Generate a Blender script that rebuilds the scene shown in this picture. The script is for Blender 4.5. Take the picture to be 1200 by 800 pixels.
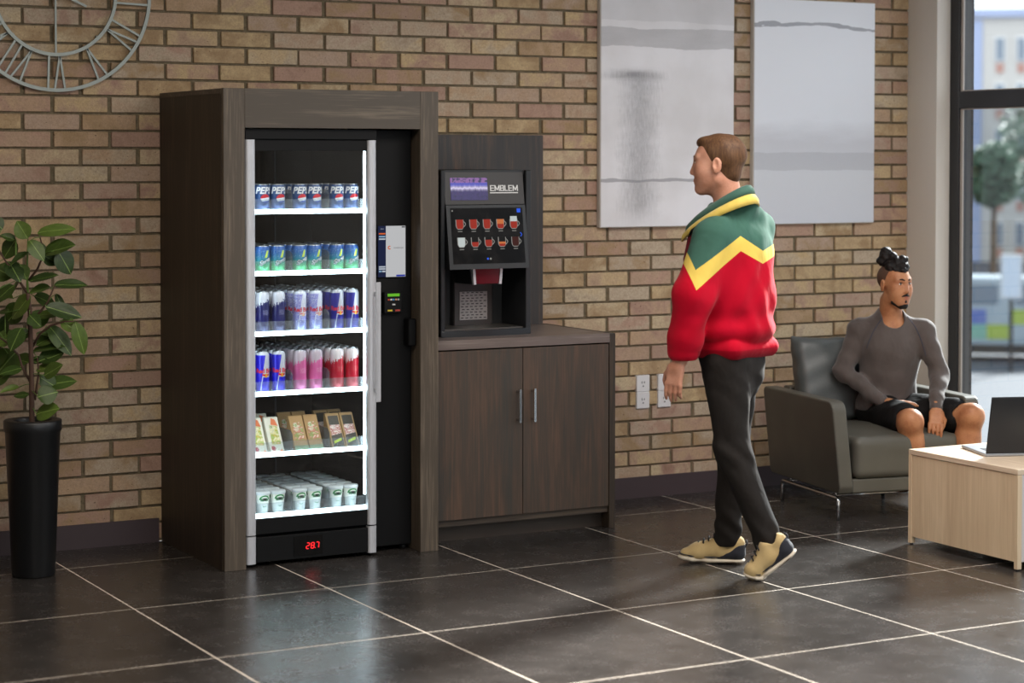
import bpy, bmesh, math, random
import numpy as np
from mathutils import Vector, Matrix
PI = math.pi
random.seed(7)
for _o in list(bpy.data.objects): bpy.data.objects.remove(_o)
C = bpy.context.scene.collection

# ------------------------------------------------------------------ camera
cam_d = bpy.data.cameras.new('camera'); cam = bpy.data.objects.new('camera', cam_d); C.objects.link(cam)
YAW, PIT, ROL = 0.500158, -0.031727, 0.001013
fw = Vector((math.sin(YAW)*math.cos(PIT), math.cos(YAW)*math.cos(PIT), math.sin(PIT)))
rt0 = Vector((math.cos(YAW), -math.sin(YAW), 0)); up0 = rt0.cross(fw)
rt = rt0*math.cos(ROL) + up0*math.sin(ROL); up = -rt0*math.sin(ROL) + up0*math.cos(ROL)
cam.matrix_world = Matrix(((rt.x, up.x, -fw.x, 0), (rt.y, up.y, -fw.y, -8.749235), (rt.z, up.z, -fw.z, 1.689778), (0, 0, 0, 1)))
cam_d.sensor_width = 36; cam_d.lens = 2429.3*36/1200
cam_d.shift_y = -(400-263.2)/1200
cam_d.clip_end = 500
cam_d.dof.use_dof = True; cam_d.dof.focus_distance = 9.0; cam_d.dof.aperture_fstop = 2.1
bpy.context.scene.camera = cam

# ------------------------------------------------------------------ sky, sun, room lamps, exposure
def lin(h):
    if isinstance(h, str):
        h = h.lstrip('#'); c = [int(h[i:i+2], 16)/255 for i in (0, 2, 4)]
    else: c = h
    return tuple((x/12.92 if x <= .04045 else ((x+.055)/1.055)**2.4) for x in c) + (1,)
w = bpy.data.worlds.new('sky'); bpy.context.scene.world = w; w.use_nodes = True
bg = w.node_tree.nodes['Background']; bg.inputs[0].default_value = (.86, .93, 1, 1); bg.inputs[1].default_value = 2.4
sun_d = bpy.data.lights.new('sun', 'SUN'); sun = bpy.data.objects.new('sun', sun_d); C.objects.link(sun)
sun_d.energy = 26.0; sun_d.angle = math.radians(9); sun_d.color = (1, .97, .92)
sun.rotation_euler = Vector((-.80, -.36, -.50)).to_track_quat('-Z', 'Y').to_euler(); sun.location = (12, 6, 9)
def area(name, loc, size, power, col, target=None, sy=None):
    d = bpy.data.lights.new(name, 'AREA'); o = bpy.data.objects.new(name, d); C.objects.link(o)
    d.shape = 'RECTANGLE'; d.size = size; d.size_y = sy or size; d.energy = power; d.color = col; o.location = loc
    if target: o.rotation_euler = (Vector(target)-Vector(loc)).to_track_quat('-Z', 'Y').to_euler()
    return o
area('ceiling_lamp', (5.2, -3.2, 3.05), 1.6, 85, (1, .95, .90))
area('ceiling_lamp', (2.0, -3.4, 3.05), 1.4, 78, (1, .89, .77))
area('ceiling_lamp', (4.0, -6.5, 3.05), 1.8, 100, (1, .95, .89))
vs = bpy.context.scene.view_settings
vs.view_transform = 'Standard'; vs.look = 'None'; vs.exposure = 0; vs.gamma = 1; vs.use_curve_mapping = False

# ------------------------------------------------------------------ object helpers
def tag(o, label=None, cat=None, group=None, kind=None):
    if label: o['label'] = label
    if cat: o['category'] = cat
    if group: o['group'] = group
    if kind: o['kind'] = kind
    return o
def thing(name, label, cat, loc=(0, 0, 0), rz=0, group=None):
    o = bpy.data.objects.new(name, None); o.empty_display_size = .1; C.objects.link(o)
    o.location = loc; o.rotation_euler = (0, 0, rz)
    return tag(o, label, cat, group)
def link(name, me, m=None, parent=None, loc=None):
    if m is not None:
        me.materials.clear(); me.materials.append(m)
    o = bpy.data.objects.new(name, me); C.objects.link(o)
    if parent: o.parent = parent
    if loc: o.location = loc
    return o
def copy_tree(o, parent=None):
    c = o.copy(); C.objects.link(c)
    if parent: c.parent = parent
    for ch in [x for x in KIDS.get(o.name, [])]: copy_tree2(ch, c)
    return c
def copy_tree2(o, parent):
    c = o.copy(); C.objects.link(c); c.parent = parent
    for ch in KIDS.get(o.name, []): copy_tree2(ch, c)
KIDS = {}
def index_kids(root):
    KIDS[root.name] = list(root.children)
    for ch in root.children: index_kids(ch)

class MB:
    """collects shapes and links them as one mesh object; o = origin that local coordinates are measured from"""
    def __init__(s, o=(0, 0, 0)): s.bm = bmesh.new(); s.o = Vector(o)
    def box(s, x0, x1, y0, y1, z0, z1, bev=0, seg=1):
        v = [s.bm.verts.new((x, y, z)) for x in (x0, x1) for y in (y0, y1) for z in (z0, z1)]
        F = [(0, 1, 3, 2), (4, 6, 7, 5), (0, 4, 5, 1), (2, 3, 7, 6), (0, 2, 6, 4), (1, 5, 7, 3)]
        fs = [s.bm.faces.new([v[i] for i in f]) for f in F]
        if bev:
            es = list({e for f in fs for e in f.edges})
            bmesh.ops.bevel(s.bm, geom=es, offset=bev, segments=seg, affect='EDGES', profile=.5)
        return s
    def hexa(s, pts):
        v = [s.bm.verts.new(p) for p in pts]   # order as box(): x,y,z nested
        for f in [(0, 1, 3, 2), (4, 6, 7, 5), (0, 4, 5, 1), (2, 3, 7, 6), (0, 2, 6, 4), (1, 5, 7, 3)]: s.bm.faces.new([v[i] for i in f])
        return s
    def tube(s, pts, r, seg=10, cap=True):
        pts = [Vector(p) for p in pts]; rr = r if isinstance(r, (list, tuple)) else [r]*len(pts)
        t = [(pts[min(i+1, len(pts)-1)]-pts[max(i-1, 0)]).normalized() for i in range(len(pts))]
        a = t[0].orthogonal().normalized(); rings = []
        for i, p in enumerate(pts):
            a = (a - t[i]*a.dot(t[i])).normalized(); b = t[i].cross(a)
            rings.append([s.bm.verts.new(p + (a*math.cos(q)+b*math.sin(q))*rr[i]) for q in [2*PI*k/seg for k in range(seg)]])
        for i in range(len(pts)-1):
            for k in range(seg):
                f = s.bm.faces.new((rings[i][k], rings[i][(k+1) % seg], rings[i+1][(k+1) % seg], rings[i+1][k])); f.smooth = True
        if cap: s.bm.faces.new(rings[0][::-1]); s.bm.faces.new(rings[-1])
        return s
    def lathe(s, prof, seg=24, c=(0, 0, 0), smooth=True):
        rings = []
        for r, z in prof:
            if r < 1e-6: rings.append([s.bm.verts.new((c[0], c[1], c[2]+z))])
            else: rings.append([s.bm.verts.new((c[0]+r*math.cos(2*PI*k/seg), c[1]+r*math.sin(2*PI*k/seg), c[2]+z)) for k in range(seg)])
        for i in range(len(prof)-1):
            A, B = rings[i], rings[i+1]
            for k in range(seg):
                k2 = (k+1) % seg
                if len(A) == 1 and len(B) == 1: continue
                if len(A) == 1: f = s.bm.faces.new((A[0], B[k2], B[k]))
                elif len(B) == 1: f = s.bm.faces.new((A[k], A[k2], B[0]))
                else: f = s.bm.faces.new((A[k], A[k2], B[k2], B[k]))
                f.smooth = smooth
        return s
    def prism(s, poly, axis, d0, d1, bev=0):
        """poly of 2D points extruded along axis: 'x' -> (y,z), 'y' -> (x,z), 'z' -> (x,y)"""
        def P(p, d): return {'x': (d, p[0], p[1]), 'y': (p[0], d, p[1]), 'z': (p[0], p[1], d)}[axis]
        a = [s.bm.verts.new(P(p, d0)) for p in poly]; b = [s.bm.verts.new(P(p, d1)) for p in poly]
        n = len(poly); fs = [s.bm.faces.new(a), s.bm.faces.new(b[::-1])]
        for i in range(n): fs.append(s.bm.faces.new((a[i], b[i], b[(i+1) % n], a[(i+1) % n])))
        if bev:
            bmesh.ops.bevel(s.bm, geom=list({e for f in fs for e in f.edges}), offset=bev, segments=2, affect='EDGES', profile=.5)
        return s
    def add_mesh(s, me, M=None):
        n = len(s.bm.verts); s.bm.from_mesh(me); s.bm.verts.ensure_lookup_table()
        if M is not None:
            for v in s.bm.verts[n:]: v.co = M @ v.co
        return s
    def warp(s, f):
        for v in s.bm.verts: v.co = f(v.co)
        return s
    def mesh(s, name='mesh', smooth=None):
        bmesh.ops.recalc_face_normals(s.bm, faces=s.bm.faces)
        for v in s.bm.verts: v.co -= s.o
        me = bpy.data.meshes.new(name); s.bm.to_mesh(me); s.bm.free()
        if smooth is not None:
            for p in me.polygons: p.use_smooth = smooth
        return me
    def build(s, name, m, parent=None, smooth=None, loc=None):
        return link(name, s.mesh(name, smooth), m, parent, loc)

def text_mesh(body, size, shear=0, offset=0, align='CENTER', space=1.0):
    cu = bpy.data.curves.new('text', 'FONT'); cu.body = body; cu.size = size; cu.shear = shear; cu.offset = offset
    cu.align_x = align; cu.resolution_u = 3; cu.space_character = space; cu.fill_mode = 'FRONT'
    o = bpy.data.objects.new('text', cu); C.objects.link(o)
    dg = bpy.context.evaluated_depsgraph_get(); me = bpy.data.meshes.new_from_object(o.evaluated_get(dg))
    bpy.data.objects.remove(o); bpy.data.curves.remove(cu)
    bm = bmesh.new(); bm.from_mesh(me); bmesh.ops.remove_doubles(bm, verts=bm.verts, dist=1e-6); bmesh.ops.triangulate(bm, faces=bm.faces); bm.to_mesh(me); bm.free()
    return me
def flat_text(name, body, size, x, y, z, m, parent=None, o=(0, 0, 0), **k):
    """letters standing in a plane that faces -y"""
    mb = MB(o).add_mesh(text_mesh(body, size, **k), Matrix(((1, 0, 0, x), (0, 0, -1, y), (0, 1, 0, z), (0, 0, 0, 1))))
    me = mb.mesh(name); return link(name, me, m, parent)
def can_text(body, size, r, z, ang=0, **k):
    """letters bent round a can, facing -y"""
    mb = MB(); bm = mb.bm; bm.from_mesh(text_mesh(body, size, **k))
    es = [e for e in bm.edges if e.calc_length() > .006]
    if es: bmesh.ops.subdivide_edges(bm, edges=es, cuts=3)
    bmesh.ops.triangulate(bm, faces=bm.faces)
    for v in bm.verts:
        a = v.co.x/r + ang; v.co = Vector((r*math.sin(a), -r*math.cos(a), z+v.co.y))
    return mb.mesh('lettering')

# ------------------------------------------------------------------ node helpers
class V:
    def __init__(s, t, k): s.t = t; s.k = k
    def m(s, op, *a):
        n = s.t.nodes.new('ShaderNodeMath'); n.operation = op
        for i, q in enumerate((s,)+a):
            if isinstance(q, V): s.t.links.new(q.k, n.inputs[i])
            else: n.inputs[i].default_value = q
        return V(s.t, n.outputs[0])
    def __add__(s, o): return s.m('ADD', o)
    __radd__ = __add__
    def __sub__(s, o): return s.m('SUBTRACT', o)
    def __mul__(s, o): return s.m('MULTIPLY', o)
    def __truediv__(s, o): return s.m('DIVIDE', o)
    def gt(s, o): return s.m('GREATER_THAN', o)
    def lt(s, o): return s.m('LESS_THAN', o)
    def mx(s, o): return s.m('MAXIMUM', o)
    def mn(s, o): return s.m('MINIMUM', o)
    def fl(s): return s.m('FLOOR')
    def ab(s): return s.m('ABSOLUTE')
    def between(s, a, b): return s.gt(a)*s.lt(b)
class MT:
    def __init__(s, name, col='#808080', rough=.5, metal=0, spec=.5, **kw):
        s.mat = bpy.data.materials.new(name); s.mat.use_nodes = True; s.t = s.mat.node_tree; s.b = s.t.nodes['Principled BSDF']
        s.set('Base Color', lin(col)); s.set('Roughness', rough); s.set('Metallic', metal); s.set('Specular IOR Level', spec)
        for k, v in kw.items(): s.set(k.replace('_', ' '), v)
    def set(s, k, v):
        i = s.b.inputs[k]
        if isinstance(v, V): s.t.links.new(v.k, i)
        else: i.default_value = v
        return s
    def xyz(s, kind='Object'):
        if kind == 'World': src = s.t.nodes.new('ShaderNodeNewGeometry').outputs['Position']
        else: src = s.t.nodes.new('ShaderNodeTexCoord').outputs[kind]
        sp = s.t.nodes.new('ShaderNodeSeparateXYZ'); s.t.links.new(src, sp.inputs[0]); s.vec = V(s.t, src)
        return [V(s.t, sp.outputs[i]) for i in range(3)]
    def comb(s, x, y, z):
        n = s.t.nodes.new('ShaderNodeCombineXYZ')
        for i, q in enumerate((x, y, z)):
            if isinstance(q, V): s.t.links.new(q.k, n.inputs[i])
            else: n.inputs[i].default_value = q
        return V(s.t, n.outputs[0])
    def noise(s, vec, scale=5, detail=3, rough=.5, dist=0):
        n = s.t.nodes.new('ShaderNodeTexNoise'); s.t.links.new(vec.k, n.inputs['Vector'])
        n.inputs['Scale'].default_value = scale; n.inputs['Detail'].default_value = detail; n.inputs['Roughness'].default_value = rough
        n.inputs['Distortion'].default_value = dist
        return V(s.t, n.outputs[0])
    def white(s, vec):
        n = s.t.nodes.new('ShaderNodeTexWhiteNoise'); n.noise_dimensions = '3D'; s.t.links.new(vec.k, n.inputs['Vector']); return V(s.t, n.outputs[0])
    def ramp(s, f, stops, const=False):
        n = s.t.nodes.new('ShaderNodeValToRGB'); s.t.links.new(f.k, n.inputs[0]); e = n.color_ramp.elements
        if const: n.color_ramp.interpolation = 'CONSTANT'
        while len(e) < len(stops): e.new(.5)
        for i, (p, c) in enumerate(stops): e[i].position = p; e[i].color = lin(c)
        return V(s.t, n.outputs[0])
    def mix(s, f, a, b, mode='MIX'):
        n = s.t.nodes.new('ShaderNodeMix'); n.data_type = 'RGBA'; n.blend_type = mode
        for i, q in ((0, f), (6, a), (7, b)):
            if isinstance(q, V): s.t.links.new(q.k, n.inputs[i])
            elif i == 0: n.inputs[i].default_value = q
            else: n.inputs[i].default_value = lin(q)
        return V(s.t, n.outputs[2])
    def bump(s, h, strength=.3, dist=.002):
        n = s.t.nodes.new('ShaderNodeBump'); s.t.links.new(h.k, n.inputs['Height']); n.inputs['Strength'].default_value = strength; n.inputs['Distance'].default_value = dist
        s.t.links.new(n.outputs[0], s.b.inputs['Normal']); return s
    def base(s, v): return s.set('Base Color', v)
def simple(name, col, rough=.5, metal=0, var=.06, scale=30, bump=.05, **kw):
    """plain material with a little procedural variation"""
    m = MT(name, col, rough, metal, **kw); m.xyz()
    n = m.noise(m.vec, scale, 3)
    c = lin(col); hsv = m.t.nodes.new('ShaderNodeHueSaturation'); hsv.inputs['Color'].default_value = c
    m.t.links.new((n*(2*var)+(1-var)).k, hsv.inputs['Value']); m.t.links.new(hsv.outputs[0], m.b.inputs['Base Color'])
    if bump: m.bump(n, bump, .001)
    return m.mat
def emit(name, col, strength):
    m = MT(name, '#101010' if strength < 2 else col, .5, spec=.1); m.set('Emission Color', lin(col)); m.set('Emission Strength', strength); return m.mat
def clear_glass(name, tint='#ffffff', ior=1.45, rough=0.0, extra=0.0, milky=0):
    m = bpy.data.materials.new(name); m.use_nodes = True; t = m.node_tree; t.nodes.clear()
    out = t.nodes.new('ShaderNodeOutputMaterial'); mx = t.nodes.new('ShaderNodeMixShader'); tr = t.nodes.new('ShaderNodeBsdfTransparent')
    gl = t.nodes.new('ShaderNodeBsdfGlossy'); fr = t.nodes.new('ShaderNodeFresnel'); geo = t.nodes.new('ShaderNodeNewGeometry')
    iv = V(t, geo.outputs['Backfacing'])*(1/ior-ior)+ior; t.links.new(iv.k, fr.inputs[0])      # same reflectance from both sides
    tr.inputs[0].default_value = lin(tint); gl.inputs['Roughness'].default_value = rough; gl.inputs[0].default_value = (1, 1, 1, 1)
    f = V(t, fr.outputs[0]) + extra
    if milky:
        df = t.nodes.new('ShaderNodeBsdfDiffuse'); df.inputs[0].default_value = (.8, .84, .88, 1); m2 = t.nodes.new('ShaderNodeMixShader'); m2.inputs[0].default_value = milky
        t.links.new(tr.outputs[0], m2.inputs[1]); t.links.new(df.outputs[0], m2.inputs[2]); tr = m2
    t.links.new(f.k, mx.inputs[0]); t.links.new(tr.outputs[0], mx.inputs[1]); t.links.new(gl.outputs[0], mx.inputs[2]); t.links.new(mx.outputs[0], out.inputs[0])
    return m
def wood(name, c1, c2, axis='z', fine=160, rough=.55, swirl=2.0, c3=None):
    m = MT(name, c1, rough); X, Y, Z = m.xyz()
    k = .035
    q = {'z': m.comb(X, Y, Z*k), 'x': m.comb(X*k, Y, Z), 'y': m.comb(X, Y*k, Z)}[axis]
    n1 = m.noise(q, fine, 4, .6); n2 = m.noise(q, 14, 2, .5, swirl)
    q2 = {'z': m.comb(X*3, Y*3, Z*.5), 'x': m.comb(X*.5, Y*3, Z*3), 'y': m.comb(X*3, Y*.5, Z*3)}[axis]
    n3 = m.noise(q2, 3, 3, .6, 1.2)
    f = (n1*.45 + n2*.45 + n3*.35) - .12
    m.base(m.ramp(f, [(.3, c1), (.5, c3 or c1), (.68, c2)])); m.bump(n1, .12, .001)
    return m.mat

# ------------------------------------------------------------------ signed-distance modelling (bodies, cloth, cushions)
class SDF:
    smooth = 1
    def __init__(s, lo, hi, h):
        s.h = h; s.lo = np.array(lo, float); n = np.ceil((np.array(hi)-s.lo)/h).astype(int)+1
        s.ax = [(s.lo[i]+h*np.arange(n[i])).astype(np.float32) for i in range(3)]
        s.F = np.full(n, .5, np.float32); s.R = np.eye(3); s.t = np.zeros(3); s.sc = 1.0
    def frame(s, R=None, t=(0, 0, 0), sc=1.0):
        s.R = np.eye(3) if R is None else np.array(R, float); s.t = np.array(t, float); s.sc = sc; return s
    def P(s, p): return s.R @ (np.array(p, float)*s.sc) + s.t
    def reg(s, lo, hi):
        sl = []; g = []
        for i in range(3):
            a = int(max(0, math.floor((lo[i]-s.lo[i])/s.h))); b = int(min(len(s.ax[i]), math.ceil((hi[i]-s.lo[i])/s.h)+1))
            if b <= a: return None, None
            sl.append(slice(a, b)); sh = [1, 1, 1]; sh[i] = b-a; g.append(s.ax[i][a:b].reshape(sh))
        return tuple(sl), g
    def comb(s, sl, d, k, sub=False):
        F = s.F[sl]
        if sub:
            d = -d
            if k > 0:
                hh = np.maximum(k-np.abs(F-d), 0)/k; s.F[sl] = np.maximum(F, d)+hh*hh*k*.25
            else: s.F[sl] = np.maximum(F, d)
        else:
            if k > 0:
                hh = np.maximum(k-np.abs(F-d), 0)/k; s.F[sl] = np.minimum(F, d)-hh*hh*k*.25
            else: s.F[sl] = np.minimum(F, d)
    def cap(s, a, b, ra, rb=None, k=.01, flat=None, sub=False):
        rb = ra if rb is None else rb
        A = s.P(a); B = s.P(b); ra *= s.sc; rb *= s.sc; m = max(ra, rb)+k*1.2+2*s.h
        sl, g = s.reg(np.minimum(A, B)-m, np.maximum(A, B)+m)
        if sl is None: return s
        ba = B-A; L = max(ba@ba, 1e-12)
        px, py, pz = g[0]-A[0], g[1]-A[1], g[2]-A[2]
        t = np.clip((px*ba[0]+py*ba[1]+pz*ba[2])/L, 0, 1)
        qx, qy, qz = px-t*ba[0], py-t*ba[1], pz-t*ba[2]
        if flat:
            n = s.R @ np.array(flat[0], float); n /= np.linalg.norm(n); c = (qx*n[0]+qy*n[1]+qz*n[2])*(1/flat[1]-1)
            qx, qy, qz = qx+c*n[0], qy+c*n[1], qz+c*n[2]
        d = np.sqrt(qx*qx+qy*qy+qz*qz)-(ra+(rb-ra)*t)
        if flat: d = d*flat[1]**.5
        s.comb(sl, d, k, sub); return s
    def ell(s, c, r, R=None, k=.01, sub=False):
        A = s.P(c); r = np.array(r, float)*s.sc; R = s.R if R is None else s.R @ np.array(R, float); m = max(r)+k*1.2+2*s.h
        sl, g = s.reg(A-m, A+m)
        if sl is None: return s
        px, py, pz = g[0]-A[0], g[1]-A[1], g[2]-A[2]
        q = [px*R[0, i]+py*R[1, i]+pz*R[2, i] for i in range(3)]
        k0 = np.sqrt(sum((q[i]/r[i])**2 for i in range(3))); k1 = np.sqrt(sum((q[i]/r[i]**2)**2 for i in range(3)))+1e-6
        s.comb(sl, k0*(k0-1)/k1, k, sub); return s
    def box(s, c, hs, rad=.01, R=None, k=.0, sub=False, puff=0):
        A = s.P(c); hs = np.array(hs, float)*s.sc; R = s.R if R is None else s.R @ np.array(R, float); m = np.linalg.norm(hs)+k*1.2+2*s.h+puff
        sl, g = s.reg(A-m, A+m)
        if sl is None: return s
        px, py, pz = g[0]-A[0], g[1]-A[1], g[2]-A[2]
        q = [px*R[0, i]+py*R[1, i]+pz*R[2, i] for i in range(3)]
        e = [np.abs(q[i])-hs[i]+rad for i in range(3)]
        if puff:
            w = np.clip(1-(q[0]/hs[0])**2, 0, 1)*np.clip(1-(q[2]/hs[2])**2, 0, 1); e[1] = e[1]-puff*w**.6
        d = np.sqrt(np.maximum(e[0], 0)**2+np.maximum(e[1], 0)**2+np.maximum(e[2], 0)**2)+np.minimum(np.maximum(np.maximum(e[0], e[1]), e[2]), 0)-rad
        s.comb(sl, d, k, sub); return s
    def cut(s, p, n, k=0):
        n = np.array(n, float); n /= np.linalg.norm(n); gx, gy, gz = s.ax[0][:, None, None], s.ax[1][None, :, None], s.ax[2][None, None, :]
        d = (gx-p[0])*n[0]+(gy-p[1])*n[1]+(gz-p[2])*n[2]
        s.F = np.maximum(s.F, d.astype(np.float32)); return s
    def disp(s, f):
        gx, gy, gz = s.ax[0][:, None, None], s.ax[1][None, :, None], s.ax[2][None, None, :]
        s.F = s.F + f(gx, gy, gz).astype(np.float32); return s
    def mesh(s, name='mesh'):
        F = s.F; F[0], F[-1] = .1, .1; F[:, 0], F[:, -1] = .1, .1; F[:, :, 0], F[:, :, -1] = .1, .1
        S = F < 0; cnt = np.zeros([n-1 for n in F.shape], np.int8)
        cs = [(i, j, k) for i in (0, 1) for j in (0, 1) for k in (0, 1)]
        def sub(A, c): return A[c[0]:A.shape[0]-1+c[0], c[1]:A.shape[1]-1+c[1], c[2]:A.shape[2]-1+c[2]]
        for c in cs: cnt += sub(S, c)
        act = (cnt > 0) & (cnt < 8); idx = np.argwhere(act); vid = np.full(act.shape, -1, np.int32); vid[act] = np.arange(len(idx))
        vals = {c: F[idx[:, 0]+c[0], idx[:, 1]+c[1], idx[:, 2]+c[2]] for c in cs}
        acc = np.zeros((len(idx), 3)); n = np.zeros(len(idx))
        for a in cs:
            for d in range(3):
                if a[d]: continue
                b = tuple(1 if i == d else a[i] for i in range(3)); va, vb = vals[a], vals[b]; cr = (va < 0) != (vb < 0)
                t = np.where(cr, va/np.where(cr, va-vb, 1), 0); p = np.array(a, float)[None, :].repeat(len(idx), 0); p[:, d] += t
                acc += p*cr[:, None]; n += cr
        pos = s.lo+s.h*(idx+acc/n[:, None]); faces = []
        for d in range(3):
            e1, e2 = (d+1) % 3, (d+2) % 3
            A = S[tuple(slice(0, -1) if i == d else slice(1, -1) for i in range(3))]; B = S[tuple(slice(1, None) if i == d else slice(1, -1) for i in range(3))]
            q = np.argwhere(A != B); 
            if not len(q): continue
            sg = A[q[:, 0], q[:, 1], q[:, 2]]
            g = q.copy(); g[:, e1] += 1; g[:, e2] += 1
            def cell(o1, o2):
                c = g.copy(); c[:, e1] += o1; c[:, e2] += o2; return vid[c[:, 0], c[:, 1], c[:, 2]]
            f = np.stack([cell(-1, -1), cell(0, -1), cell(0, 0), cell(-1, 0)], 1); f[~sg] = f[~sg][:, ::-1]; faces.append(f)
        f = np.concatenate(faces)
        e0 = np.concatenate([f[:, 0], f[:, 1], f[:, 2], f[:, 3]]); e1 = np.concatenate([f[:, 1], f[:, 2], f[:, 3], f[:, 0]]); nv = len(pos)
        deg = np.maximum(np.bincount(e0, minlength=nv)+np.bincount(e1, minlength=nv), 1)
        for lam in [.5]*s.smooth:                       # relax the net a little so that the surface shades evenly
            av = np.stack([(np.bincount(e0, pos[e1, i], nv)+np.bincount(e1, pos[e0, i], nv))/deg for i in range(3)], 1); pos = pos+(av-pos)*lam
        me = bpy.data.meshes.new(name)
        me.vertices.add(len(pos)); me.vertices.foreach_set('co', pos.astype(np.float32).ravel())
        me.loops.add(f.size); me.loops.foreach_set('vertex_index', f.astype(np.int32).ravel())
        me.polygons.add(len(f)); me.polygons.foreach_set('loop_start', np.arange(0, f.size, 4, dtype=np.int32))
        try: me.polygons.foreach_set('loop_total', np.full(len(f), 4, np.int32))
        except Exception: pass
        me.update(calc_edges=True); me.validate()
        me.polygons.foreach_set('use_smooth', np.ones(len(me.polygons), bool))
        return me
    def build(s, name, m, parent=None): return link(name, s.mesh(name), m, parent)
def rotz(a): c, s_ = math.cos(a), math.sin(a); return np.array([[c, -s_, 0], [s_, c, 0], [0, 0, 1.]])
def rotx(a): c, s_ = math.cos(a), math.sin(a); return np.array([[1., 0, 0], [0, c, -s_], [0, s_, c]])
def roty(a): c, s_ = math.cos(a), math.sin(a); return np.array([[c, 0, s_], [0, 1., 0], [-s_, 0, c]])

# ================================================================== THE SETTING
H = 3.1
# ---- floor: tiles laid in grout
TU, TV, U0, V0 = .79141, .86926, 1.67396, .41354
m = MT('grout', '#b3a493', .8); m.xyz('World'); m.base(m.ramp(m.noise(m.vec, 20, 3), [(.3, '#d6c8b6'), (.7, '#e2d6c8')])); M_grout = m.mat
m = MT('floor_tile', '#38332f', .34, spec=.5); X, Y, Z = m.xyz('World')
n1 = m.noise(m.vec, 3.2, 5, .6, .4); n2 = m.noise(m.vec, 95, 4, .75); n3 = m.noise(m.vec, 9, 4, .65)
tone = m.white(m.comb(((X-U0)/TU).fl(), ((Y+V0)/TV).fl(), 0.0))
f = n1*.24+n2*.54+n3*.22+(tone-.5)*.05
m.base(m.ramp(f, [(.36, '#1e1c1b'), (.47, '#312e2c'), (.56, '#3e3a38'), (.66, '#4e4946')]))
m.set('Roughness', n3*.12+n2*.10+.15); m.bump(n2, .16, .001); M_tile = m.mat
floor = MB().box(-2, 8.0, -11, 0, -.12, -.0004).build('floor', M_grout); tag(floor, kind='structure')
tiles = {}
for i in range(-5, 9):
    x0, x1 = U0+TU*i+.0028, U0+TU*(i+1)-.0028
    x0 = max(x0, -2); x1 = min(x1, 7.295)
    if x1-x0 < .02: continue
    for j in range(-1, 12):
        ya, yb = -(V0+TV*(j+1))+.0028, -(V0+TV*j)-.0028
        ya = max(ya, -10.9); yb = min(yb, 0)
        if yb-ya < .02: continue
        key = (round(x1-x0, 4), round(yb-ya, 4))
        if key not in tiles:
            a, b = key; tiles[key] = MB().box(-a/2, a/2, -b/2, b/2, -.008, 0, .0005).mesh('tile'); tiles[key].materials.append(M_tile)
        link('floor_tile', tiles[key], None, floor, ((x0+x1)/2, (ya+yb)/2, 0))

# ---- back wall of bricks: mortar slab, single bricks, the rest joined
BZ, BP, BX = .00945, .253, .130
m = MT('mortar', '#5a4c37', .95); m.xyz('World'); n = m.noise(m.vec, 60, 4, .7); m.base(m.ramp(n, [(.3, '#5c523f'), (.7, '#7d705a')])); m.bump(n, .5, .004); M_mortar = m.mat
m = MT('brick', '#9a8262', .88, spec=.25); X, Y, Z = m.xyz('World')
row = ((Z-BZ)/.075).fl(); odd = (row*.5-(row*.5).fl())          # 0 for even rows, .5 for odd
col = ((X-BX)/BP-odd).fl()
rnd = m.white(m.comb(row*1.37+.3, col*2.11+.7, 3.3)); rnd2 = m.white(m.comb(col*1.71+.2, row*.93+.4, 8.1))
nb = m.noise(m.comb(X, Y+rnd*7, Z*1.2), 9, 4, .6, .5); ns = m.noise(m.vec, 120, 3, .7)
sp = m.noise(m.comb(X+rnd*3, Z, rnd2), 75, 2, .5)
c1 = m.ramp(rnd, [(0, '#c0a882'), (.18, '#b89c80'), (.32, '#c4b192'), (.44, '#b39c8a'), (.56, '#c1a985'), (.68, '#b0907f'), (.78, '#b6a590'), (.93, '#a68a7a')], True)
c2 = m.ramp(rnd2, [(0, '#a48a69'), (.3, '#b69c85'), (.6, '#ae8e7f'), (.85, '#bfb09a')], True)
c = m.mix(m.ramp(nb, [(.40, '#000000'), (.62, '#ffffff')]), c1, c2)
c = m.mix((ns-.5)*1.5+.20, c, '#86705c')
c = m.mix(sp.lt(.28)*.6, c, '#4c3b2a'); c = m.mix((nb-.52).mx(0)*2.2*rnd2, c, '#6e4e3a')
m.base(c); m.bump(nb*.5+ns*.6+sp.gt(.28)*.3, .55, .004); M_brick = m.mat
wall = MB().box(-2, 7.2, .006, .25, 0, H).build('wall_back', M_mortar); tag(wall, kind='structure')
def brick_mb(mb, w_, h_, rnd, c=(0, 0, 0), d=.012):
    j = lambda a=.0032: rnd.uniform(-a, a)
    px = [(-w_/2+j(), w_/2+j())[i] for i in (0, 1)]
    mb.box(c[0]-w_/2+j(), c[0]+w_/2+j(), c[1]-d+j(.0012), c[1]+.02, c[2]-h_/2+j(.0012), c[2]+h_/2+j(.0012), .0022)
rb = random.Random(5); variants = []
for q in range(10):
    mb = MB(); brick_mb(mb, BP-.0160, .0645, rb); me = mb.mesh('brick'); me.materials.append(M_brick); variants.append(me)
half = {}
rest = MB(); nsingle = 0; singles = []
def hidden(x, z):
    return (3.30 < x < 4.38 and z < 1.92) or (4.3 < x < 4.93 and z < 1.80) or (4.3 < x < 5.35 and z < .80) or (5.30 < x < 6.02 and z > 1.4) or (6.2 < x < 6.93 and z > 1.4)
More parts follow.
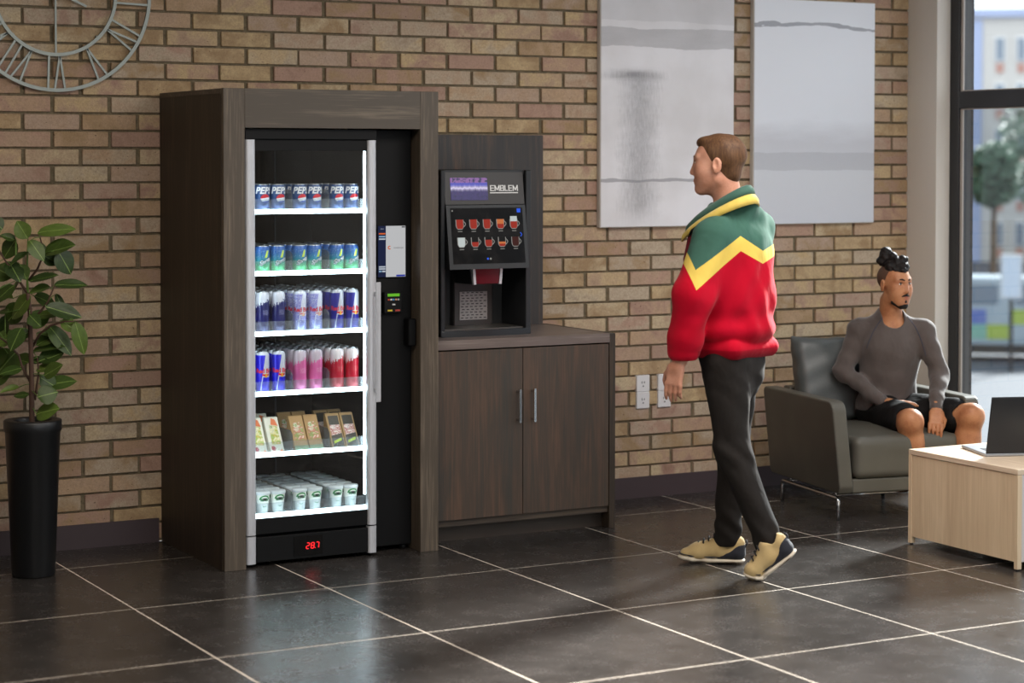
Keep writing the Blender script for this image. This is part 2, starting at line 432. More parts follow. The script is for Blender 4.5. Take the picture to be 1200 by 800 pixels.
for r in range(-1, 42):
    z = BZ+.075*(r+.5); ph = BX+(.5*BP if r % 2 else 0)
    z0, z1 = z-.032, z+.032
    if z1 > H or z0 < 0: continue
    for k in range(-9, 30):
        xa, xb = ph+BP*k+.008, ph+BP*(k+1)-.008
        xa2, xb2 = max(xa, -2), min(xb, 7.196)
        if xb2-xa2 < .02: continue
        full = xb2-xa2 > xb-xa-1e-6; xc = (xa2+xb2)/2
        if full and 2.1 < xc and z < 2.62 and not hidden(xc, z): singles.append((xc, z))
        else: rest.box(xa2, xb2, -.006+rb.uniform(-.001, .001), .02, z0+rb.uniform(-.001, .001), z1+rb.uniform(-.001, .001), .002)
singles.sort()
for i, (x, z) in enumerate(singles):
    if i < 298: link('brick', variants[rb.randrange(10)], None, wall, (x, .006, z))
    else: brick_mb(rest, BP-.0160, .0645, rb, (x, .006, z))
tag(rest.build('brick', M_brick, wall), kind='stuff')

M_base = simple('baseboard_paint', '#413539', .6, var=.03)
tag(MB().box(-2, 3.0, -.016, .004, 0, .1048).build('baseboard_back', M_base), kind='structure')
tag(MB().box(4.97, 7.198, -.016, .004, 0, .1048).build('baseboard_right', M_base), kind='structure')

# ---- column, window frame and glass at the right
M_plaster = simple('painted_plaster', '#d2ccc4', .8, var=.02, scale=90, bump=.15)
tag(MB().box(7.198, 7.29, -.236, .25, 0, H, .002).build('wall_column', M_plaster), kind='structure')
M_frame = simple('dark_window_frame', '#26272a', .45, var=.04)
M_bead = simple('pale_glazing_bead', '#a9a19a', .5, var=.02)
win = thing('window_1', None, None, (7.30, -.27, 0)); tag(win, kind='structure')
O = (7.30, -.27, 0)
def wbox(name, mt, *a, bev=.002): return MB(O).box(*a, bev).build(name, mt, win)
ys = [-.27, -1.55, -2.85, -4.15, -5.45, -6.75]
for i, y in enumerate(ys):
    a, b = (y-.034, y+.034)
    wbox('mullion', M_frame, 7.29, 7.35, a, b, .08, H-.06)
    if i: wbox('glazing_bead', M_bead, 7.300, 7.312, b, b+.02, .08, 1.957) ; wbox('glazing_bead', M_bead, 7.300, 7.312, b, b+.02, 2.048, H-.06)
    wbox('glazing_bead', M_bead, 7.300, 7.312, a-.02, a, .08, 1.957); wbox('glazing_bead', M_bead, 7.300, 7.312, a-.02, a, 2.048, H-.06)
for i in range(5):
    y1, y0 = ys[i]-.034, ys[i+1]+.034
    wbox('transom', M_frame, 7.29, 7.35, y0, y1, 1.957, 2.045)
    wbox('glazing_bead', M_bead, 7.300, 7.312, y0, y1, 2.045, 2.052); wbox('glazing_bead', M_bead, 7.300, 7.312, y0, y1, 1.950, 1.957)
wbox('bottom_rail', M_frame, 7.29, 7.35, ys[-1], ys[0], 0, .08); wbox('top_rail', M_frame, 7.29, 7.35, ys[-1], ys[0], H-.06, H)
M_glass1 = clear_glass('window_glass', '#f4f7f8', 1.5); M_glass2 = clear_glass('tinted_window_glass', '#b9c0c4', 1.5, extra=.04)
for i in range(5):
    y1, y0 = ys[i]-.03, ys[i+1]+.03
    for nm, z0, z1, gm in (('lower_pane', .08, 1.955, M_glass2), ('upper_pane', 2.047, H-.06, M_glass1)):
        mb = MB(O); v = [mb.bm.verts.new(p) for p in ((7.316, y0, z0), (7.316, y1, z0), (7.316, y1, z1), (7.316, y0, z1))]; mb.bm.faces.new(v); mb.build(nm, gm, win)
M_pier = simple('dark_outer_pier', '#3a3b3e', .8)
tag(MB().box(7.322, 7.393, -.302, .3, -4, H+1).build('trim_1', M_pier), kind='structure')
tag(MB().box(7.29, 7.45, -11, -6.79, 0, H).build('wall_right', M_plaster), kind='structure')
tag(MB().box(-2.2, -2, -11, .25, 0, H).build('wall_left', M_plaster), kind='structure')
M_ceil = simple('ceiling_paint', '#b9b6b0', .9, var=.01)
tag(MB().box(-2.2, 7.6, -11.2, .3, H, H+.2).build('ceiling', M_ceil), kind='structure')
# rear wall behind the camera with a wide glazed opening
mb = MB(); mb.box(-2.2, 1.0, -11.2, -11, 0, H).box(6.0, 7.45, -11.2, -11, 0, H).box(1.0, 6.0, -11.2, -11, 2.6, H)
tag(mb.build('wall_front', M_plaster), kind='structure')

# ================================================================== OUTSIDE (street four metres lower)
GZ = -4.0
M_pave = simple('pale_paving', '#474c55', .7, var=.05, scale=.4)
tag(MB().box(7.6, 200, -60, 200, GZ-.2, GZ).build('ground', M_pave), kind='structure')
def along(px_slope, d): return d
def outpt(dx, dy, d): return (dx*d, -8.75+dy*d)
# far building, its wall, cornice, windows with panes, brick-red panels below them
bx, by = outpt(.6665, .7455, 118)
bl = thing('apartment_building', 'pale many-storey building with white window bays across the street', 'building', (bx, by, GZ), -.727)
M_bw = simple('pale_render', '#c9c4bd', .85, var=.03, scale=.6); M_bb = simple('blue_grey_cladding', '#a9b3cf', .7, var=.03); M_br = simple('terracotta_panel', '#b98a7c', .8, var=.05)
M_bg = simple('far_window_pane', '#7d8894', .25, var=.05); M_bf = simple('far_window_frame', '#e2e2e2', .6)
MB().box(-14, 14, 0, 8, 0, 13.55).build('wall', M_bw, bl); MB().box(-14.2, 14.2, -.3, 8.2, 13.55, 14.0).build('cornice', M_bb, bl)
MB().box(-1.45, -.80, -.12, 0, 0, 13.4, .02).build('cladding', M_bb, bl)
for fl_ in range(5):
    for k in range(-8, 9):
        x = k*1.15+.15; z = .9+fl_*2.55
        if -1.6 < x < -.7: continue
        fr = MB().box(x-.28, x+.28, -.10, .0, z, z+1.35, .01).build('window', M_bf, bl)
        MB().box(x-.21, x+.21, -.13, -.10, z+.07, z+1.28).build('pane', M_bg, fr)
        MB().box(x-.2, x+.2, -.06, 0, z-.62, z-.12).build('spandrel', M_br, bl)
# trees
def leaf_cloud(rng, n, c, r, s):
    bm = bmesh.new()
    for i in range(n):
        while True:
            p = Vector((rng.uniform(-1, 1), rng.uniform(-1, 1), rng.uniform(-1, 1)))
            if .25 < p.length < 1: break
        p = Vector((c[0]+p.x*r[0], c[1]+p.y*r[1], c[2]+p.z*r[2])); a = Vector((rng.gauss(0, 1), rng.gauss(0, 1), rng.gauss(0, 1))).normalized(); b = a.orthogonal().normalized()
        v = [bm.verts.new(p+a*s), bm.verts.new(p+b*s*.5), bm.verts.new(p-a*s), bm.verts.new(p-b*s*.5)]; bm.faces.new(v)
    me = bpy.data.meshes.new('foliage'); bm.to_mesh(me); bm.free(); return me
M_leafout = simple('street_leaves', '#5f7a62', .6, var=.3, scale=3); M_bark = simple('bark', '#5a4a3c', .9)
rt_ = random.Random(2)
for d, off, r, zc, lab in ((80, .012, 2.3, 4.2, 'green street tree behind the window beside the pale building'), (66, -.0095, .8, 1.2, 'small green street tree low behind the blurred sign')):
    x, y = outpt(.6755+off, .7374-off, d); t = thing('street_tree', lab, 'tree', (x, y, GZ))
    MB().tube([(0, 0, 0), (.05, 0, zc-GZ-1)], [.14, .09]).build('trunk', M_bark, t)
    link('foliage', leaf_cloud(rt_, 2600, (0, 0, zc-GZ-1.9 if d == 80 else zc-GZ), (r, r, r*1.25), .2), M_leafout, t)
# parked van with blue and yellow checks
vx, vy = outpt(.672, .740, 60)
van = thing('van', 'white van with yellow and blue checked side parked across the street', 'van', (vx, vy, GZ), -.70)
M_vw = simple('van_white', '#a9b6be', .35, var=.02); M_vy = simple('van_yellow', '#a9bc58', .4, var=.02); M_vb = simple('van_blue', '#6678b8', .4, var=.02); M_vk = simple('van_dark', '#3a3838', .7)
M_vc = simple('van_pale_green', '#86b8a6', .4)
MB().prism([(-2.6, .45), (-2.6, 2.35), (1.6, 2.35), (2.3, 1.55), (2.7, 1.4), (2.7, .45)], 'y', 0, 1.9, .05).build('body', M_vw, van)
MB().box(-2.55, 2.6, .03, 1.85, .2, .47).build('sill', M_vk, van)
for i in range(8):
    for j in range(2): MB().box(-2.55+i*.62, -1.95+i*.62, -.02, .01, .62+j*.42, 1.04+j*.42).build('check_panel', (M_vy, M_vb, M_vw, M_vc)[(i+2*j+(i//2)) % 4], van)
MB().box(-2.3, -.4, -.015, .01, 1.6, 2.15, .03).build('side_window', M_bg, van); MB().box(.1, 1.5, -.015, .01, 1.6, 2.15, .03).build('side_window', M_bg, van)
for xx in (-1.7, 1.8): MB().lathe([(0, -.1), (.33, -.1), (.36, 0), (.33, .1), (0, .1)], 20).warp(lambda v, xx=xx: Vector((v.x+xx, v.z+.12, v.y+.36))).build('wheel', M_vk, van)
sx, sy = outpt(.6720, .7406, 57)
sg = thing('street_sign', 'tall white light box sign standing in front of the tree outside', 'sign', (sx, sy, GZ), -.727)
MB().box(-.28, .28, -.06, .06, 1.95, 3.15, .02).build('frame', M_bf, sg); MB().box(-.22, .22, -.075, -.06, 2.02, 3.08).build('panel', simple('sign_face', '#dfe8f4', .4), sg); MB().box(-.05, .05, -.04, .04, 0, 1.95).build('post', M_vk, sg)

# ================================================================== ART, CLOCK, OUTLETS
m = MT('canvas_left_paint', '#b9b8bb', .8); X, Y, Z = m.xyz()
nz = m.noise(m.comb(X*1.0, 0.0, Z*6), 3, 4, .6); nf = m.noise(m.comb(X*14, 0.0, Z*3), 9, 4, .7, .6); gr = m.noise(m.vec, 300, 2, .6)
zz = Z+(nz-.5)*.06
base = m.ramp(m.noise(m.comb(X, 0.0, Z), 3, 4), [(.35, '#d4d2d5'), (.65, '#e4e3e8')])
top = zz.gt(1.02)*.35
band = zz.between(.89, .985)
c = m.mix(top*.7, base, '#a2a2a8'); c = m.mix(band*.55*(nz*.6+.6), c, '#8f8e92')
edge = m.noise(m.comb(X*30, 0.0, Z*5), 3, 4, .7)
cm_ = ((X-.225-(nz-.5)*.10).ab()*-8.5+1.15+(edge-.5)*1.4).mx(0).mn(1); ve = ((Z-.0)*9).mx(0).mn(1)*((Z*-14+11.2).mx(0).mn(1))
c = m.mix(cm_*ve*(nf*.9+.15)*.85, c, '#77767b')
cap_ = ((X-.19).ab()*-5+1.1+(edge-.5)).mx(0).mn(1)*((zz-.748).ab()*-38+1.25).mx(0).mn(1); c = m.mix(cap_*.75, c, '#77767b')
ln = (Z-.232-(nz-.5)*.05).ab().lt(.007); c = m.mix(ln*.65, c, '#7c7b82')
c = m.mix((gr-.5)*.5+.05, c, '#e4e4e8'); m.base(c); m.bump(gr, .15, .001); M_art1 = m.mat
m = MT('canvas_right_paint', '#bcc0ca', .8); X, Y, Z = m.xyz()
nz = m.noise(m.comb(X, 0.0, Z*4), 4, 4, .6); gr = m.noise(m.vec, 300, 2, .6)
base = m.ramp(Z+(nz-.5)*.12, [(.0, '#c8cbd4'), (.26, '#cccfd6'), (.42, '#c6c8d0'), (.55, '#dde1ea'), (1, '#e4e7ef')])
c = m.mix(((Z-.325-(nz-.5)*.03).ab().lt(.045))*.5, base, '#a8aab2')
c = m.mix(((Z-1.035-(nz-.5)*.07+(X-.35)*(X-.35)*.12).ab().lt(.008))*.75, c, '#83868f')
c = m.mix((gr-.5)*.5+.05, c, '#e6e8ef'); m.base(c); m.bump(gr, .15, .001); M_art2 = m.mat
M_edge = simple('canvas_edge', '#cbc7c2', .8)
for nm, lab, x0, x1, z0, z1, mt in (('canvas', 'tall grey abstract canvas with a dark vertical smear, hung over the outlets', 5.252, 6.045, 1.352, 2.62, M_art1),
                                    ('canvas', 'pale blue-grey abstract canvas with a thin dark line near its top, beside the column', 6.165, 6.945, 1.354, 2.513, M_art2)):
    t = thing(nm, lab, 'painting', (x0, -.02, z0), 0, None)
    MB().box(0, x1-x0, -.018, .014, 0, z1-z0, .003).build('stretcher_frame', M_edge, t)
    MB().box(.004, x1-x0-.004, -.0205, -.017, .004, z1-z0-.004).build('painted_surface', mt, t)

M_steel = simple('brushed_grey_metal', '#8a8f8a', .42, .6, var=.08)
ck = thing('wall_clock', 'large open metal wall clock with roman numerals, above the potted plant', 'clock', (2.544, -.03, 2.397))
def ring(r0, r1, n=72):
    mb = MB()
    for q in range(n):
        a, b = 2*PI*q/n, 2*PI*(q+1)/n; P = lambda r, t, y: (r*math.sin(t), y, r*math.cos(t))
        mb.hexa([P(r0, a, -.006), P(r1, a, -.006), P(r0, a, .006), P(r1, a, .006), P(r0, b, -.006), P(r1, b, -.006), P(r0, b, .006), P(r1, b, .006)])
    bmesh.ops.remove_doubles(mb.bm, verts=mb.bm.verts, dist=1e-5); return mb
ring(.4085, .4235).build('outer_ring', M_steel, ck); ring(.257, .2715).build('inner_ring', M_steel, ck)
def bar(mb, a, b, w_=.0045):
    a, b = Vector((a[0], 0, a[1])), Vector((b[0], 0, b[1])); d = (b-a).normalized(); n = Vector((d.z, 0, -d.x))*w_
    mb.hexa([a-n+Vector((0, -.004, 0)), a+n+Vector((0, -.004, 0)), a-n+Vector((0, .004, 0)), a+n+Vector((0, .004, 0)), b-n+Vector((0, -.004, 0)), b+n+Vector((0, -.004, 0)), b-n+Vector((0, .004, 0)), b+n+Vector((0, .004, 0))]); return mb
NUM = ['XII', 'I', 'II', 'III', 'IV', 'V', 'VI', 'VII', 'VIII', 'IX', 'X', 'XI']
for i, s_ in enumerate(NUM):
    t = 2*PI*i/12; wd = {'I': .034, 'V': .06, 'X': .06}; tot = sum(wd[c] for c in s_); u = -tot/2; mb = MB()
    def Q(u_, r): return (r*math.sin(t)+u_*math.cos(t), r*math.cos(t)-u_*math.sin(t))
    for c in s_:
        W = wd[c]; a, b = u+.008, u+W-.008; mdl = u+W/2; r0, r1 = .268, .409
        if c == 'I': bar(mb, Q(mdl, r0), Q(mdl*1.15, r1))
        elif c == 'V': bar(mb, Q(mdl, r0), Q(a, r1)); bar(mb, Q(mdl, r0), Q(b, r1))
        else: bar(mb, Q(a, r0), Q(b, r1)); bar(mb, Q(b, r0), Q(a, r1))
        u += W
    mb.build('numeral', M_steel, ck)
bar(MB(), (0, .05), (0, -.262), .004).build('minute_hand', M_steel, ck); bar(MB(), (-.03, .02), (.135, -.055), .005).build('hour_hand', M_steel, ck)
mb = MB(); mb.lathe([(0, -.012), (.03, -.012), (.03, .012), (0, .012)], 24).warp(lambda v: Vector((v.x, v.z-.002, v.y))).build('hub', M_steel, ck)
mb = MB()
for q in range(4): a = PI/4+q*PI/2; mb.box(.26*math.sin(a)-.006, .26*math.sin(a)+.006, 0, .034, .26*math.cos(a)-.006, .26*math.cos(a)+.006)
mb.build('wall_pin', M_steel, ck)

M_outlet = simple('white_plastic', '#d6d4d6', .45, var=.01); M_slot = simple('slot_black', '#151515', .6)
for cx, col_n in ((5.519, 'left'), (5.646, 'right')):
    for cz, rn in ((.571, 'upper'), (.487, 'lower')):
        t = thing('outlet', f'white square power outlet, {rn} one of the {col_n} pair on the brick wall', 'outlet', (cx, 0, cz), 0, 'power outlets on the brick wall')
        MB().box(-.038, .038, -.018, .004, -.0415, .0415, .003).build('cover_plate', M_outlet, t)
        mb = MB(); mb.box(-.009, -.006, -.0195, -.017, 0, .011).box(.005, .008, -.0195, -.017, .001, .010).box(-.0035, .003, -.0195, -.017, -.016, -.010); mb.build('socket_slot', M_slot, t)

# ================================================================== CUPBOARD SURROUND, VENDING MACHINE
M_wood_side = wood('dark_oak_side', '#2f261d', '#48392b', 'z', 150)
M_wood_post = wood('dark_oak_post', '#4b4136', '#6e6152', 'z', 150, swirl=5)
M_wood_lint = wood('dark_oak_lintel', '#4b4238', '#6e6254', 'x', 150)
M_wood_door = wood('dark_oak_door', '#373632', '#5e4738', 'z', 170, swirl=3, c3='#483b31')
M_wood_back = wood('dark_oak_backboard', '#2b2a2b', '#5a4537', 'z', 240, c3='#36312f')
M_top = wood('grey_oak_worktop', '#6a5e59', '#8b7e78', 'x', 110, .4)
sr = thing('wooden_surround', 'tall dark oak surround housing the drinks machine', 'cabinet', (3.5, -.4, 0)); O = (3.5, -.4, 0)
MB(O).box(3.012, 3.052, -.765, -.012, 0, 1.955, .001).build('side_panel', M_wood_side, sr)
MB(O).box(3.014, 3.107, -.787, -.765, 0, 1.977, .0012).build('front_post', M_wood_post, sr)
MB(O).box(3.905, 3.991, -.787, -.765, 0, 1.977, .0012).build('front_post', M_wood_post, sr)
MB(O).box(3.912, 3.990, -.765, -.012, 0, 1.955, .001).build('side_panel', M_wood_post, sr)
MB(O).box(3.107, 3.905, -.787, -.765, 1.816, 1.977, .0012).build('lintel', M_wood_lint, sr)
MB(O).box(3.012, 3.99, -.765, -.012, 1.955, 1.976, .001).build('top_panel', M_wood_lint, sr)

vm = thing('vending_machine', 'black glass-fronted drinks vending machine with glowing white shelves', 'vending machine', (3.5, -.4, 0)); O = (3.5, -.4, 0)
M_blk = simple('black_enamel', '#0a0a0b', .5, var=.05, scale=60, spec=.2); M_in = simple('black_lining', '#090a0b', .9, var=.05, spec=.03); M_blk2 = simple('satin_black_panel', '#0a0a0b', .55, var=.04, spec=.2)
m = MT('brushed_aluminium', '#c4c5ca', .38, .35); X, Y, Z = m.xyz(); n = m.noise(m.comb(X*40, Y*40, Z), 20, 3); m.base(m.ramp(n, [(.3, '#b6b7bc'), (.7, '#cccdd2')])); M_alu = m.mat
B = lambda: MB(O)
# carcass round an open chamber: x 3.125-3.700, y -.735..-.12, z .16-1.745
mb = B(); mb.box(3.112, 3.130, -.735, -.08, .03, 1.812).box(3.692, 3.712, -.735, -.08, .03, 1.812).box(3.130, 3.692, -.11, -.08, .03, 1.812).box(3.130, 3.692, -.735, -.11, .03, .185).box(3.130, 3.692, -.735, -.11, 1.745, 1.812)
mb.build('carcass', M_in, vm)
B().box(3.712, 3.908, -.69, -.08, .022, 1.812, .003).build('control_panel', M_blk2, vm)
B().box(3.118, 3.712, -.762, -.736, 1.770, 1.813, .002).build('top_panel', M_blk2, vm)
B().box(3.165, 3.672, -.758, -.737, .018, .122, .002).build('base_panel', M_blk2, vm)
B().box(3.33, 3.46, -.7600, -.7575, .030, .112).build('display_window', simple('smoked_plastic', '#0a0a0b', .15), vm)
for x0, x1 in ((3.119, 3.164), (3.671, 3.712)):
    def rail(z0, z1, nm):
        mb = B(); c = (x0+x1)/2; r = (x1-x0)/2
        poly = [(x0, -.737)]+[(c-r*math.cos(PI*q/10), -.748-.016*math.sin(PI*q/10)**.7) for q in range(11)]+[(x1, -.737)]
        mb.prism(poly, 'z', z0, z1); return mb.build(nm, M_alu, vm)
    rail(.134, 1.768, 'door_rail'); rail(.014, .128, 'lower_rail')
mb = B(); mb.box(3.164, 3.671, -.750, -.738, 1.722, 1.768); mb.build('door_top_bar', M_blk2, vm)
B().box(3.164, 3.671, -.750, -.738, .134, .198).build('door_bottom_bar', M_blk2, vm)
mb = B(); v = [mb.bm.verts.new(p) for p in ((3.164, -.744, .198), (3.671, -.744, .198), (3.671, -.744, 1.722), (3.164, -.744, 1.722))]; mb.bm.faces.new(v); mb.build('door_glass', clear_glass('cabinet_glass', '#f6fbfc', 1.45, extra=.03), vm)
# handle: pale flange beside the rail and a grip bar
hd = B().box(3.712, 3.736, -.752, -.744, .654, 1.165, .002).build('handle', M_alu, vm)
B().box(3.698, 3.706, -.782, -.773, .695, 1.130, .003).build('grip', M_alu, hd)
B().box(3.698, 3.706, -.773, -.755, .700, .715).build('bracket', M_alu, hd); B().box(3.698, 3.706, -.773, -.755, 1.110, 1.125).build('bracket', M_alu, hd)
for x, y in ((3.15, -.70), (3.69, -.70), (3.15, -.15), (3.88, -.15), (3.88, -.66)): MB(O).lathe([(0, 0), (.018, 0), (.018, .012), (.012, .03), (0, .03)], 12, (x, y, 0)).build('foot', M_blk, vm)
# lining joints seen at the back
M_seam = simple('grey_seam', '#3d4147', .4)
for x in (3.255, 3.51): B().box(x, x+.004, -.118, -.108, .2, 1.74).build('back_seam', M_seam, vm)
M_lit = emit('shelf_light', (.88, .97, 1.0), 8.0); M_strip = emit('door_light', (.90, .97, 1.0), 8.0)
B().box(3.669, 3.677, -.728, -.716, .26, 1.722).build('light_strip', M_strip, vm)
B().box(3.131, 3.139, -.728, -.716, .26, 1.722).build('light_strip', M_strip, vm)
M_acr = clear_glass('clear_acrylic', '#f2f5f7', 1.3, extra=.02, rough=.1, milky=.09); M_div = clear_glass('smoked_divider', '#c4c8cc', 1.4, extra=.05, rough=.25, milky=.10); M_tray = clear_glass('shelf_glass', '#7f878c', 1.45, rough=.05)
SHZ = [1.471, 1.214, .963, .7125, .458, .204]
for i, z in enumerate(SHZ):
    sh = B().box(3.131, 3.691, -.702, -.13, z-.006, z-.001).build('shelf', M_tray, vm)
    B().box(3.131, 3.691, -.711, -.703, z-.011, z+.008, .002).build('shelf_light', M_lit, sh)
    B().box(3.135, 3.688, -.7095, -.7075, z+.008, z+.050).build('front_lip', M_acr, sh)
    for dx in (3.349, 3.517): B().prism([(-.70, z), (-.70, z+.075), (-.675, z+.09), (-.2, z+.09), (-.2, z)], 'x', dx, dx+.002).build('divider', M_div, sh)
# screen, card reader, lock
sc = B().box(3.744, 3.879, -.698, -.689, 1.180, 1.405, .001).build('screen', M_blk, vm)
e = lambda nm, c, s=.75: emit(nm, c, s)
def sbox(x0, x1, z0, z1, mt, nm): return B().box(x0, x1, -.7, -.697, z0, z1).build(nm, mt, sc)
sbox(3.747, 3.783, 1.183, 1.402, e('screen_navy', '#16224a', .6), 'side_menu'); sbox(3.783, 3.876, 1.183, 1.402, e('screen_white', '#cfd0d2', .75), 'screen_page')
def sb2(x0, x1, z0, z1, mt, nm='screen_button'): return B().box(x0, x1, -.7012, -.6995, z0, z1).build(nm, mt, sc)
eo, ew, eb, ebl, egr = e('screen_orange', '#e0662a', .8), e('screen_light', '#c9d2de', .7), e('screen_sky', '#8fb3d0', .7), e('screen_blue', '#2f3fb0', .7), e('screen_grey', '#77797d', .5)
sb2(3.750, 3.780, 1.366, 1.372, eo); sb2(3.750, 3.780, 1.353, 1.360, eb); sb2(3.750, 3.780, 1.343, 1.349, ew)
for z in (1.224, 1.215): sb2(3.750, 3.780, z, z+.006, ew)
sb2(3.750, 3.763, 1.204, 1.211, eb); sb2(3.766, 3.780, 1.204, 1.211, ew); sb2(3.832, 3.874, 1.184, 1.192, ebl); sb2(3.858, 3.874, 1.394, 1.400, egr)
flat_text('screen_lettering', 'cantaloupe', .011, 3.842, -.7013, 1.305, egr, sc, O)
mb = B()
for q in range(14):
    a0, a1 = .9+q*4.6/14, .9+(q+1)*4.6/14; c = (3.800, 1.309)
    mb.hexa([(c[0]+r*math.cos(a), y, c[1]+r*math.sin(a)) for a in (a0, a1) for y in (-.7012, -.6995) for r in (.004, .008)])
mb.build('screen_emblem', eo, sc)
flat_text('screen_lettering', 'menu', .007, 3.765, -.7013, 1.388, ew, sc, O)
cr = B().box(3.768, 3.853, -.715, -.689, 1.028, 1.118, .003).build('card_reader', M_blk2, vm)
def cb(x0, x1, z0, z1, mt, nm): return B().box(x0, x1, -.7168, -.7145, z0, z1).build(nm, mt, cr)
cb(3.784, 3.840, 1.100, 1.112, e('lcd_green', '#6cc02c', .8), 'display')
for k, cc in enumerate(('#b5452a', '#c9c9c9', '#4a8ac0', '#c98a6a', '#9a9a9a')): cb(3.785+k*.0115, 3.793+k*.0115, 1.083, 1.090, simple('key_'+str(k), cc, .5), 'button')
cb(3.784, 3.806, 1.036, 1.043, simple('yellow_label', '#c9b52a', .5), 'label_strip'); cb(3.820, 3.842, 1.036, 1.043, simple('red_label', '#a83a30', .5), 'label_strip'); cb(3.806, 3.820, 1.062, 1.068, simple('white_print', '#c0c0c0', .5), 'contactless_symbol')
B().box(3.872, 3.908, -.742, -.689, .885, 1.003, .005).build('lock_box', M_blk, vm)
# red seven-segment 28.7
M_red = emit('red_digits', '#ff2a30', 1.6); seg = {'2': 'abged', '8': 'abcdefg', '7': 'abc'}
mb = B(); x = 3.385
for ch in '28.7':
    if ch == '.': mb.box(x-.004, x-.001, -.762, -.7595, .058, .061); continue
    w_, h_ = .013, .024; z = .058; t_ = .0016; sk = .12
    L_ = {'a': (0, h_, w_, h_), 'g': (0, h_/2, w_, h_/2), 'd': (0, 0, w_, 0), 'f': (0, h_/2, 0, h_), 'e': (0, 0, 0, h_/2), 'b': (w_, h_/2, w_, h_), 'c': (w_, 0, w_, h_/2)}
    for s_ in seg[ch]:
        a, b, c, d = L_[s_]; a += b*sk; c += d*sk
        if s_ in 'agd': mb.box(x+a+.002, x+c-.002, -.762, -.7595, z+b-t_, z+b+t_)
        else: mb.hexa([(x+a-t_, -.762, z+b+.001), (x+c-t_, -.762, z+d-.001), (x+a-t_, -.7595, z+b+.001), (x+c-t_, -.7595, z+d-.001), (x+a+t_, -.762, z+b+.001), (x+c+t_, -.762, z+d-.001), (x+a+t_, -.7595, z+b+.001), (x+c+t_, -.7595, z+d-.001)])
    x += .0215
mb.build('temperature_digits', M_red, vm)

# ================================================================== GOODS ON THE SHELVES
LANES = ['leftmost', 'second', 'third', 'fourth', 'fifth', 'rightmost']; RK = ['front', 'second', 'third', 'fourth', 'fifth', 'sixth', 'seventh']
M_lid = simple('can_lid', '#b9bcc2', .3, .9)
def can_profile(r, h): return [(0, .002), (r*.78, .0), (r*.84, .003), (r, .010), (r, h-.014), (r*.86, h-.004)]
def make_can(name, label, r, h, mt, texts, loc, group, seg=28, tab=True):
    t = thing(name, label, 'can', loc, 0, group)
    MB().lathe(can_profile(r, h), seg).build('body', mt, t)
    mb = MB(); mb.lathe([(r*.86, h-.004), (r*.86, h), (r*.80, h), (r*.77, h-.004), (0, h-.004)], seg)
    if tab: mb.box(-.007, .007, -.012, .006, h-.003, h+.004, .001)
    mb.build('lid', M_lid, t)
    for me, mm in texts: link('lettering', me, mm, t)
    index_kids(t); return t
def ang_of(m): X, Y, Z = m.xyz(); return X.m('ARCTAN2', Y*-1), Z
M_white = simple('white_print', '#f0f0f2', .4, var=.01, bump=0); M_ink = simple('dark_ink', '#14204a', .4, bump=0); M_redp = simple('red_print', '#d8203a', .4, var=.02, bump=0)
def canmat(name, fn, rough=.3, metal=.15):
    m = MT(name, '#ffffff', rough, metal, spec=.6); A, Z = ang_of(m); m.base(fn(m, A, Z)); return m.mat
# cola
def cola(m, A, Z):
    n = m.noise(m.comb(A*1.2, Z*60, 0.0), 3, 3); c = m.mix(n, '#123468', '#2f5c9a'); c = m.mix((Z.lt(.026))*.45, c, '#5f78b8')
    x = (A-.16)*.033; d = (x*x+(Z-.052)*(Z-.054)*1.6).m('SQRT'); wv = Z-.052-(x*34).m('SINE')*.0045
    ball = d.lt(.0225); c = m.mix(ball, c, '#f2f2f4'); c = m.mix(ball*wv.gt(.0035), c, '#d8202c'); return m.mix(ball*wv.lt(-.0095), c, '#2350b0')
M_cola = canmat('cola_can', cola)
def lemon(m, A, Z):
    c = m.ramp(Z*8.7+(m.noise(m.comb(A, Z*30, 0.0), 3)-.5)*.15, [(.0, '#5fce7e'), (.28, '#3fae74'), (.5, '#2b86a4'), (.72, '#1c62ac'), (1, '#1450a4')])
    x = (A-.28)*.033; d = (x-(Z-.075)*.35); c = m.mix((d.ab().lt(.006))*((Z-.078).ab().lt(.015)), c, '#d2e24a'); g = m.noise(m.comb(A*2, Z*60, 1.0), 4, 4)
    return m.mix(g.gt(.6)*Z.between(.06, .095)*.55, c, '#c4e0e4')
M_lemon = canmat('lemon_can', lemon)
def bull(blue, silver):
    def f(m, A, Z):
        x = A*.029; d = x-(Z-.1)*.16+.006; c = m.mix(d.gt(0), blue, silver)
        low = (Z.lt(.066))*(x.gt(-.014)+0); c = m.mix(low*(d-.004).gt(0), c, blue); c = m.mix((Z.lt(.066))*d.lt(0)*x.gt(-.012), c, silver)
        c = m.mix(Z.gt(.158), c, silver); s1 = ((x-.006)*(x-.006)+(Z-.073)*(Z-.073)).m('SQRT'); c = m.mix(s1.lt(.0085), c, '#f2b21a')
        b1 = ((x-.006).ab()-.010).ab().lt(.007)*((Z-.073-(x-.006).ab()*.2).ab().lt(.0042)); return m.mix(b1, c, '#d8202a')
    return f
M_bull = canmat('energy_can_classic', bull('#1a1690', '#c6c8d2')); M_bull2 = canmat('energy_can_bright', bull('#2018c8', '#c9cbd6'))
def bullice(m, A, Z):
    c = bull('#3a3ac8', '#d4d8ea')(m, A, Z); n = m.noise(m.comb(A*2, Z*70, 0.0), 3, 4, .7); return m.mix(((n-.5).ab().lt(.045))*.8, c, '#eceefa')
M_ice = canmat('energy_can_crackled', bullice)
